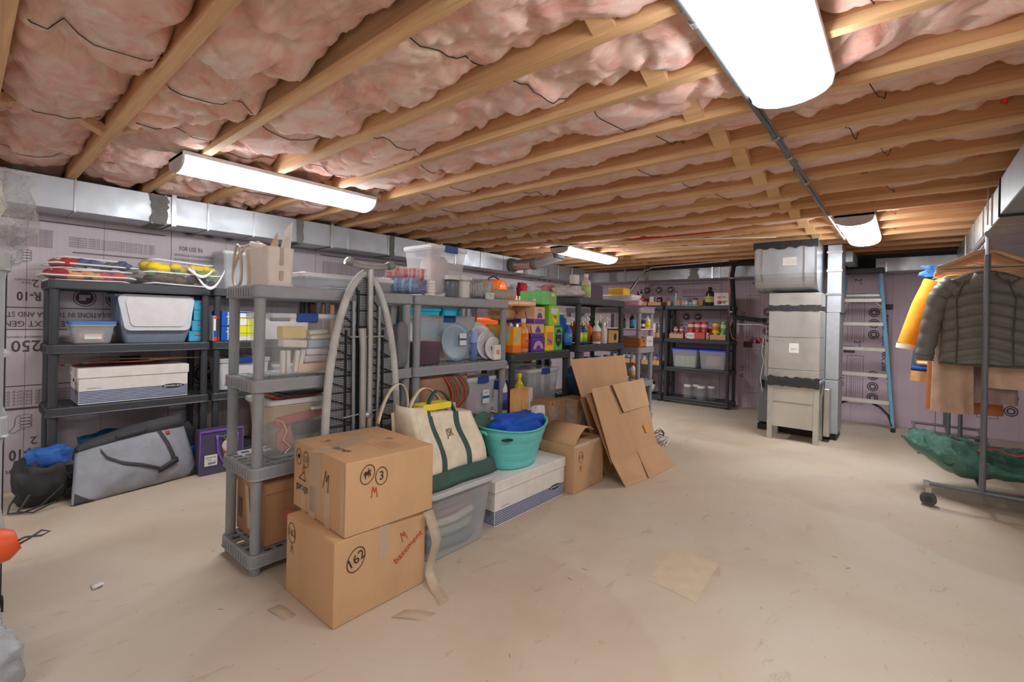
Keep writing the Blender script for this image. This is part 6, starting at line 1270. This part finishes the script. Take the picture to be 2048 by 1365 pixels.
for k in range(5):
    tray_(('first', 'second', 'third', 'fourth', 'fifth')[k]+' brown carton on the lower tier of the left pantry unit, from the left', -3.76+.175*k, -3.60+.175*k, .542, .62)
    for q in range(2): jar(('left', 'right')[q]+' jar in the '+('first', 'second', 'third', 'fourth', 'fifth')[k]+' brown carton of the left pantry unit', -3.72+.175*k+.08*q, 7.10, .547, .030, .16, 'jars in the lower cartons', lab=(SC(226, 190, 130), SC(90, 100, 150), SC(226, 214, 120), SC(226, 226, 226), SC(206, 150, 90))[k], lid=(SC(40, 50, 110), BLK)[q])
for k in range(3): bottle('detergent', ('left', 'middle', 'right')[k]+' bottle on the floor tray of the left pantry unit', -3.5+.2*k, 7.15, .087, .24, .06, (PAPER, SC(226, 130, 60), BLK)[k], BLK, lab=(SC(226, 120, 60), PAPER, PAPER)[k])
# ================================================================ ladder
t = thing('step_ladder', 'light blue fibreglass step ladder with pale steps leaning on the back wall', 'ladder', (-.42, 7.0, 0), 0)
LB = mat((112, 178, 210), .45); AL = mat((222, 218, 208), .4, .25)
H = 1.90; yb = lambda z: .03*z/H
hw = lambda z: .315-.140*z/H
for s in (-1, 1):
    P0, P1 = Vector((s*hw(0), yb(0), .04)), Vector((s*hw(H), yb(H), H-.03)); b = MB()
    b.add([P0+Vector(q) for q in ((-.016, -.0, 0), (.016, -.0, 0), (.016, .06, 0), (-.016, .06, 0))]+[P1+Vector(q) for q in ((-.016, 0, 0), (.016, 0, 0), (.016, .06, 0), (-.016, .06, 0))], [(0, 3, 2, 1), (4, 5, 6, 7), (0, 1, 5, 4), (1, 2, 6, 5), (2, 3, 7, 6), (3, 0, 4, 7)]); b.build('side_rail', LB, t)
    MB().box(s*hw(0)-.022, s*hw(0)+.022, -.012, .065, 0, .05, 0, .004).build('foot', mat((44, 50, 54), .6), t)
    P0, P1 = Vector((s*hw(0)*.97, .10, .04)), Vector((s*hw(H)*.9, .11, H-.06)); b = MB(); b.tube([P0, P1], .014, 6); b.build('rear_rail', LB, t)
    b = MB(); b.tube([(s*hw(.05)*1.0, .01, .07), (s*(hw(.2)-.03), .02, .19), (s*(hw(.3)-.10), .03, .27), (s*(hw(.32)-.18), .035, .315)], .018, 6, .010); b.build('corner_brace', mat((48, 52, 56), .5), t)
    for z in (.66, 1.52):
        b = MB(); b.tube([(s*(hw(z)-.0), yb(z), z-.09), (s*(hw(z)-.07), yb(z)-.005, z-.012)], .005, 5); b.build('step_brace', AL, t)
for z in (.33, .645, .95, 1.25, 1.535): MB().box(-hw(z)+.014, hw(z)-.014, yb(z)-.018, yb(z)+.07, z-.022, z+.022, 0, .004).build('step', AL, t)
MB().box(-hw(1.6)+.02, hw(1.6)-.02, yb(1.6)+.10, yb(1.6)+.13, 1.585, 1.615, 0, .003).build('rear_bar', AL, t)
MB().box(-hw(H)-.03, hw(H)+.03, yb(H)-.05, yb(H)+.10, H-.045, H+.02, 0, .008).build('top_cap', mat((58, 58, 62), .5), t)
# ================================================================ clothes rails
PG = mat((112, 114, 122), .35, .4)
def rail(label, y0, y1, x0=.12, x1=.70, H_=1.84, zb=.15):
    xc = (x0+x1)/2 if x1 < .7 else .395
    t = thing('clothes_rail', label, 'rack', (xc, (y0+y1)/2, 0), 0, 'rolling clothes rails'); L = (y1-y0)/2
    for s in (-1, 1):
        y = s*L
        b = MB(); b.tube([(x0-xc, y, zb), (x1-xc, y, zb)], .014, 10); b.build('base_bar', PG, t)
        b = MB(); b.tube([(0, y, zb), (0, y, H_-.13)], .0165, 12); b.build('upright', PG, t)
        b = MB(); b.tube([(0, y, H_-.15), (0, y, H_-.005)], .011, 10); b.build('chrome_upright', STEEL, t)
        b = MB(); b.tube([(0, y, .76), (0, y, .74)], .019, 10); b.build('collar', PG, t)
        for x in (x0-xc, x1-xc):
            b = MB(); b.box(x-.018, x+.018, y-.018, y+.018, zb-.022, zb+.016, 0, .003); b.tube([(x, y-.0, zb-.02), (x+.01, y, zb-.05), (x+.012, y, .05)], .007, 6); b.box(x-.004, x+.028, y-.022, y-.018, .04, zb-.02); b.build('caster_fork', STEEL, t)
            b = MB(); b.cyl((x+.012, y-.026, .045), (x+.012, y+.014, .045), .045, n=20); b.build('caster_wheel', mat((84, 82, 84), .6), t); MB().cyl((x+.012, y-.0285, .045), (x+.012, y-.026, .045), .022, n=14).build('wheel_hub', mat((60, 58, 60), .5), t)
    b = MB(); b.tube([(0, -L-.03, H_), (0, L+.03, H_)], .012, 10); b.build('hanging_bar', STEEL, t)
    b = MB(); b.tube([(0, -L, zb), (0, L, zb)], .012, 8); b.build('long_bar', PG, t)
    MB().cyl((0, -L-.05, H_), (0, -L-.03, H_), .021, n=14).build('end_cap', mat((150, 152, 150), .5), t)
    return t
rail('grey rolling clothes rail nearest the camera with the quilted jacket', 4.34, 6.05)
rail('grey rolling clothes rail behind, close to the back wall', 6.45, 6.98, .07, .60)
HK = 1.84
def hanger(label, y, m=None, w=.21, bar=True, x=.395, sag=0, lean=0, plain=False):
    t = thing('coat_hanger', label, 'hanger', (x, y, HK-.11), lean, 'coat hangers'); m = m or mat((206, 162, 124), .5)
    b = MB(); b.tube([(.0, 0, .0), (0, 0, .06), (.0, 0, .075)]+[(.022*math.sin(a)-.0, 0, .102-.024*math.cos(a)) for a in [math.pi*(.0+k/8*1.35) for k in range(9)]], .0026, 6); b.build('hook', STEEL, t)
    P = lambda s: [(0, 0, .012), (s*.05, 0, .004), (s*.12, .0, -.036), (s*.19, .0, -.070), (s*w*1.08, .0, -.092)]
    for s in (-1, 1):
        b = MB(); b.tube(P(s), (lambda u: .012-.003*u) if not plain else .004, 8, .016 if not plain else .004); b.build('shoulder', m, t)
    if bar: b = MB(); b.tube([(-w, 0, -.088), (w, 0, -.088)], .0045, 6); b.build('cross_bar', m, t)
    return t
hanger('front wooden hanger holding the quilted jacket, on the near rail', 4.39, w=.225)
hanger('mint green plastic hanger just behind the front wooden one', 4.44, mat((150, 196, 170), .4), w=.235, plain=True)
for k in range(5): hanger(('second', 'third', 'fourth', 'fifth', 'sixth')[k]+' wooden hanger from the front of the near rail', 4.52+.11*k, w=.22, lean=.05*(k % 3-1))
hanger('wooden hanger holding the mustard shearling coat', 5.12, w=.215)
hanger('black plastic hanger between the wooden ones', 4.48, mat((52, 52, 58), .5), w=.22, plain=True)
for k in range(3): hanger(('first', 'second', 'third')[k]+' clear plastic hanger at the far end of the near rail', 5.30+.22*k, mat((226, 230, 232), .1, 0, 'clear', .5), w=.22, plain=True)
hanger('clear plastic hanger on the rear rail', 6.6, mat((226, 230, 232), .1, 0, 'clear', .5), w=.2, x=.33)
# garments: profile of half widths and depths down the body
def garment(name, label, y, prof, m, x=.395, sleeves=None, cat='coat', quilt=False, folds=.008, extra=None, sm=None):
    t = thing(name, label, cat, (x, y, 0), 0); n = 40
    b = MB(); rings = []
    K = 96 if quilt else 26
    z1, z0 = prof[0][0], prof[-1][0]
    def ev(z):
        for (za, wa, da), (zb_, wb_, db) in zip(prof, prof[1:]):
            if zb_ <= z <= za:
                f = (za-z)/(za-zb_); f = f; return wa+(wb_-wa)*f, da+(db-da)*f
        return prof[-1][1:]
    for k in range(K+1):
        z = z1+(z0-z1)*k/K; wv, dv = ev(z); r = []
        for j in range(n):
            a = 2*math.pi*j/n; ca, sa = math.cos(a), math.sin(a)
            px_ = math.copysign(abs(ca)**.75, ca)*wv; off = 0
            if quilt:
                ph = (z*1.0+.06*abs(px_)/.2)/.075; off = .022*(abs(math.sin(math.pi*ph))**.5)-.014
            py_ = math.copysign(abs(sa)**.7, sa)*dv*(1+off*26 if quilt else 1)+folds*math.sin(px_*60+z*3)*(z1-z)*1.4
            r.append((px_*(1+off*.9), py_, z))
        rings.append(r)
    b.loft(rings, True, True); b.build('body', m, t)
    if sleeves:
        for s in (-1, 1):
            P = [Vector((s*p[0], p[1], p[2])) for p in sleeves]; R = []
            b = MB(); pts = []; N = 72 if quilt else 14
            for k in range(N+1):
                u = k/N*(len(P)-1); i = min(len(P)-2, int(u)); pts.append(P[i].lerp(P[i+1], u-i))
            def rr(u): 
                base = (.062 if quilt else .072)-.014*u
                return base*(1+(.20*(abs(math.sin(math.pi*u*8.5))**.5)-.12 if quilt else 0))
            b.tube(pts, rr, 14); b.build('sleeve', sm or m, t)
    return t
QJ = mat((112, 111, 103), .45)
t = garment('quilted_jacket', 'olive grey quilted down jacket hanging at the front of the near rail', 4.47, [(1.615, .045, .03), (1.60, .10, .04), (1.56, .175, .05), (1.50, .20, .055), (1.35, .205, .055), (1.1, .215, .055), (.985, .225, .05), (.97, .222, .045)], QJ, sleeves=[(.15, 0, 1.545), (.225, .0, 1.45), (.265, .0, 1.25), (.295, .0, 1.04), (.295, .0, .99)], quilt=True, folds=0)
b = MB()
for s in (-1, 1):
    pass
b.loft([[(.11*(1-.3*q)*math.cos(2*math.pi*k/16), -.02+(.055+.01*q)*math.sin(2*math.pi*k/16), 1.52+.045*q+(.012*math.cos(2*math.pi*k/16*2))) for k in range(16)] for q in (0, .5, 1, 1.6)], True, True); b.build('hood', QJ, t)
for s in (-1, 1):
    b = MB(); b.tube([(s*.10, -.065, 1.55), (s*.14, -.07, 1.42), (s*.13, -.07, 1.2), (s*.135, -.065, .99)], .004, 5); b.build('seam', mat((66, 66, 60), .6), t)
b = MB(); b.tube([(-.215, -.045, .985), (-.1, -.06, .975), (.1, -.06, .978), (.22, -.045, .985)], .007, 6); b.build('hem', mat((80, 80, 74), .6), t)
TAN = mat((196, 164, 140), .85, 0, 'cloth')
garment('wool_coat', 'pale tan long wool coat hanging behind the quilted jacket', 4.60, [(1.60, .05, .03), (1.55, .10, .03), (1.4, .105, .03), (.9, .11, .03), (.62, .115, .035)], TAN, x=.255)
garment('taupe_coat', 'grey taupe coat with soft pleats behind the pale tan one', 4.69, [(1.60, .05, .03), (1.55, .15, .03), (1.4, .16, .035), (.70, .17, .035)], mat((160, 138, 132), .8, 0, 'cloth'), x=.42, folds=.012)
garment('beige_coat', 'beige coat with wide hem at the right behind the jacket', 4.59, [(1.60, .05, .03), (1.55, .13, .03), (1.4, .14, .03), (.82, .16, .035)], mat((206, 172, 148), .85, 0, 'cloth'), x=.56)
garment('brown_coat', 'rust brown suede coat hanging below the mustard coat', 4.84, [(1.60, .05, .03), (1.55, .17, .04), (1.4, .2, .045), (.60, .21, .05)], mat((178, 108, 58), .85, 0, 'cloth'), x=.33)
YC = mat((240, 166, 44), .85, 0, 'cloth')
t = garment('shearling_coat', 'mustard yellow shearling coat with cream cuffs on the near rail', 5.12, [(1.66, .05, .04), (1.60, .16, .06), (1.4, .20, .07), (1.04, .24, .075), (.93, .25, .075)], YC, x=.31, sleeves=[(.14, 0, 1.60), (.215, 0, 1.42), (.28, 0, 1.2), (.315, 0, 1.085)])
for s in (-1, 1): MB().tube([(s*.315, 0, 1.085), (s*.32, 0, 1.045)], .062, 14).build('cuff', mat((236, 226, 200), .9, 0, 'cloth'), t)
MB().tube([(-.24, -.06, .935), (0, -.09, .93), (.24, -.06, .935)], .012, 8).build('hem_trim', mat((236, 226, 200), .9, 0, 'cloth'), t)
t = garment('navy_jacket', 'navy jacket with bright blue fur trim behind the mustard coat', 5.40, [(1.72, .05, .04), (1.66, .16, .06), (1.4, .2, .06), (.85, .24, .06)], mat((66, 74, 100), .8, 0, 'cloth'), x=.27)
rag('f', None, None, None, -.15, .10, -.08, .08, 0, .13, 4, n=14, amp=.5).xf(Matrix.Translation((-.08, 0, 1.64))).build('fur_collar', mat((64, 124, 196), .9, 0, 'crinkle'), t); MB().tube([(-.235, -.05, .87), (0, -.07, .86), (.235, -.05, .87)], .02, 8).build('fur_hem', mat((40, 84, 160), .9, 0, 'crinkle'), t)
garment('camel_coat', 'camel brown coat farthest left on the near rail', 5.62, [(1.70, .05, .04), (1.66, .16, .06), (1.4, .2, .06), (.74, .23, .06)], mat((206, 150, 96), .85, 0, 'cloth'), x=.26)
garment('pink_blouse', 'thin pink blouse squeezed behind the jacket sleeve', 4.98, [(1.62, .05, .02), (1.57, .17, .03), (1.3, .19, .03), (1.0, .2, .03)], mat((206, 150, 150), .85, 0, 'cloth'), x=.34)
garment('dark_garment', 'dark patterned garment at the back of the near rail', 5.80, [(1.70, .05, .04), (1.64, .16, .06), (1.3, .2, .06), (.9, .2, .06)], mat((74, 62, 66), .85, 0, 'cloth'), x=.42)
# green tarp bag lying on the base of the rail
t = thing('tarp_bag', 'dark green crinkled storage bag with red handles lying on the rail base', 'bag', (.55, 4.80, .165), 0)
GT = mat((66, 116, 100), .16, 0, 'crinkle')
b = MB(); nu, nv = 130, 64
def tarp(u, v):
    a = 2*math.pi*v; x = -.57+1.15*u; tp_ = min(1, (u/.30)**.75) if u < .30 else 1
    w_ = .30*tp_+.02; h_ = (.105+.035*math.sin(u*7+1)+.06*max(0, u-.55)*3*.6)*tp_+.012
    y = w_*math.cos(a); z = h_*math.sin(a)
    p = Vector((x*3, y*3, z*4)); f = noise.noise(p*1.3)*.05+(.5-abs(noise.noise(p*2.6+Vector((3, 0, 0)))))*.085-.03+(.3-abs(noise.noise(p*6.1+Vector((3, 5, 0)))))*.014
    z = z+f*(1 if z > 0 else .35)+.07*max(0, u-.55)*(1 if z > 0 else 0)+.12*(1-tp_)
    return (x, y*(1+f*1.5), max(.0, z+.10))
b.grid(tarp, nu, nv); b.f = [f[::-1] for f in b.f]; b.build('bag_body', GT, t)
for P in ([(-.16, -.2, .205), (-.05, -.17, .225), (.05, -.2, .215), (.14, -.16, .22)], [(.18, .05, .27), (.24, -.05, .26), (.34, -.12, .25), (.46, -.15, .24)]):
    b = MB(); PP_ = [Vector(p) for p in P]
    b.sheet(lambda u, v: PP_[min(2, int(u*3))].lerp(PP_[min(2, int(u*3))+1], u*3-min(2, int(u*3)))+Vector((0, (v-.5)*.03, .012*math.sin(9*u))), 14, 1, .004); b.build('red_handle', mat((226, 66, 52), .5), t)
# ================================================================ left edge foreground
t = thing('slotted_shelf', 'black slotted steel shelf upright behind the pale grey shelf at the left edge', 'shelf', (-2.78, .12, 0), 0)
MB().box(-.03, .005, -.012, .008, 0, 1.40).build('upright', mat((58, 58, 60), .5), t)
MB().box(-.03, .005, -.8, -.78, 0, 1.40).build('upright', mat((58, 58, 60), .5), t)
for k in range(34): MB().box(.0052, .0062, -.010, -.002, .03+.04*k, .034+.04*k).build('slot', mat((190, 190, 188), .6), t)
for z in (.10, .55, 1.0, 1.38): MB().box(-.40, .004, -.80, -.002, z-.02, z, 0, .003).build('shelf_plate', mat((70, 70, 72), .5), t)
MB().box(-.034, .012, -.016, .014, 0, .05).build('foot', BLK, t)
rag('plastic_bag', 'big clear plastic bag of pale cushions on the pale grey shelf at the left edge', 'bag', FILM, -2.66, -2.27, -.40, .21, 1.43, 1.74, 3, n=22, amp=.25)
rag('cushion', 'cream cushion inside the big clear bag at the left edge', 'cushion', (220, 212, 194), -2.66, -2.38, -.38, .12, 1.47, 1.72, 5, n=12)
rag('plastic_bag', 'loose wrinkled plastic hanging over the shelf edge under the big clear bag', 'bag', FILM, -2.50, -2.33, .0, .16, 1.37, 1.50, 8, n=14, amp=.5)
rag('plastic_bag', 'white plastic bag corner poking from the second tier at the left edge', 'bag', mat((226, 228, 230), .3, 0, 'clear', .75), -2.56, -2.32, -.10, .135, 1.03, 1.15, 13, n=12, amp=.5)
t = thing('orange_cord_reel', 'orange cylinder with a black cord loop poking in at the left edge', 'reel', (-2.30, .04, .39), 0)
b = MB(); b.tube([(0, -.15, .0), (0, .03, .0), (0, .09, .005), (0, .115, .012)], lambda u: .062-.03*u**3, 16); b.build('reel_body', mat((232, 92, 44), .5), t)
b = MB(); b.tube([(.0, .10, .0), (.02, .13, .02), (.02, .17, .012), (.02, .19, .02), (.02, .17, .03), (.02, .14, .012), (.0, .11, -.01)], .0035, 6); b.build('cord', mat((80, 80, 82), .5), t)
bpy.data.objects['orange_cord_reel'].location = (-2.27, .025, .44)
rag('plastic_bag', 'grey white plastic bag on the floor at the lower left corner', 'bag', (196, 202, 208), -2.30, -2.05, -.20, .165, .0, .20, 3, 'crinkle', 16, amp=.2)
b = MB(); b.sheet(lambda u, v: (-2.75+.05*u, .395+.04*v, .003+.012*u*v), 3, 3, .002); tag(b.build('paper_scrap', PAPER), 'small white paper scrap on the bare floor at the left', 'paper')
# floor debris
b = MB(); random.seed(5)
for k in range(150):
    x, y = random.uniform(-3.8, .6), random.uniform(.5, 6.3); L = random.uniform(.006, .03); a = random.uniform(0, 6.28); c, s_ = math.cos(a)*L, math.sin(a)*L
    b.add([(x, y, .0012), (x+c, y+s_, .0012), (x+c-s_*.12, y+s_+c*.12, .0014), (x-s_*.12, y+c*.12, .0014)], [(0, 1, 2, 3)])
o = b.build('floor_debris', mat((150, 116, 84), .8)); tag(o, 'thin brown slivers and dirt specks scattered over the bare floor', 'debris', None, 'stuff')
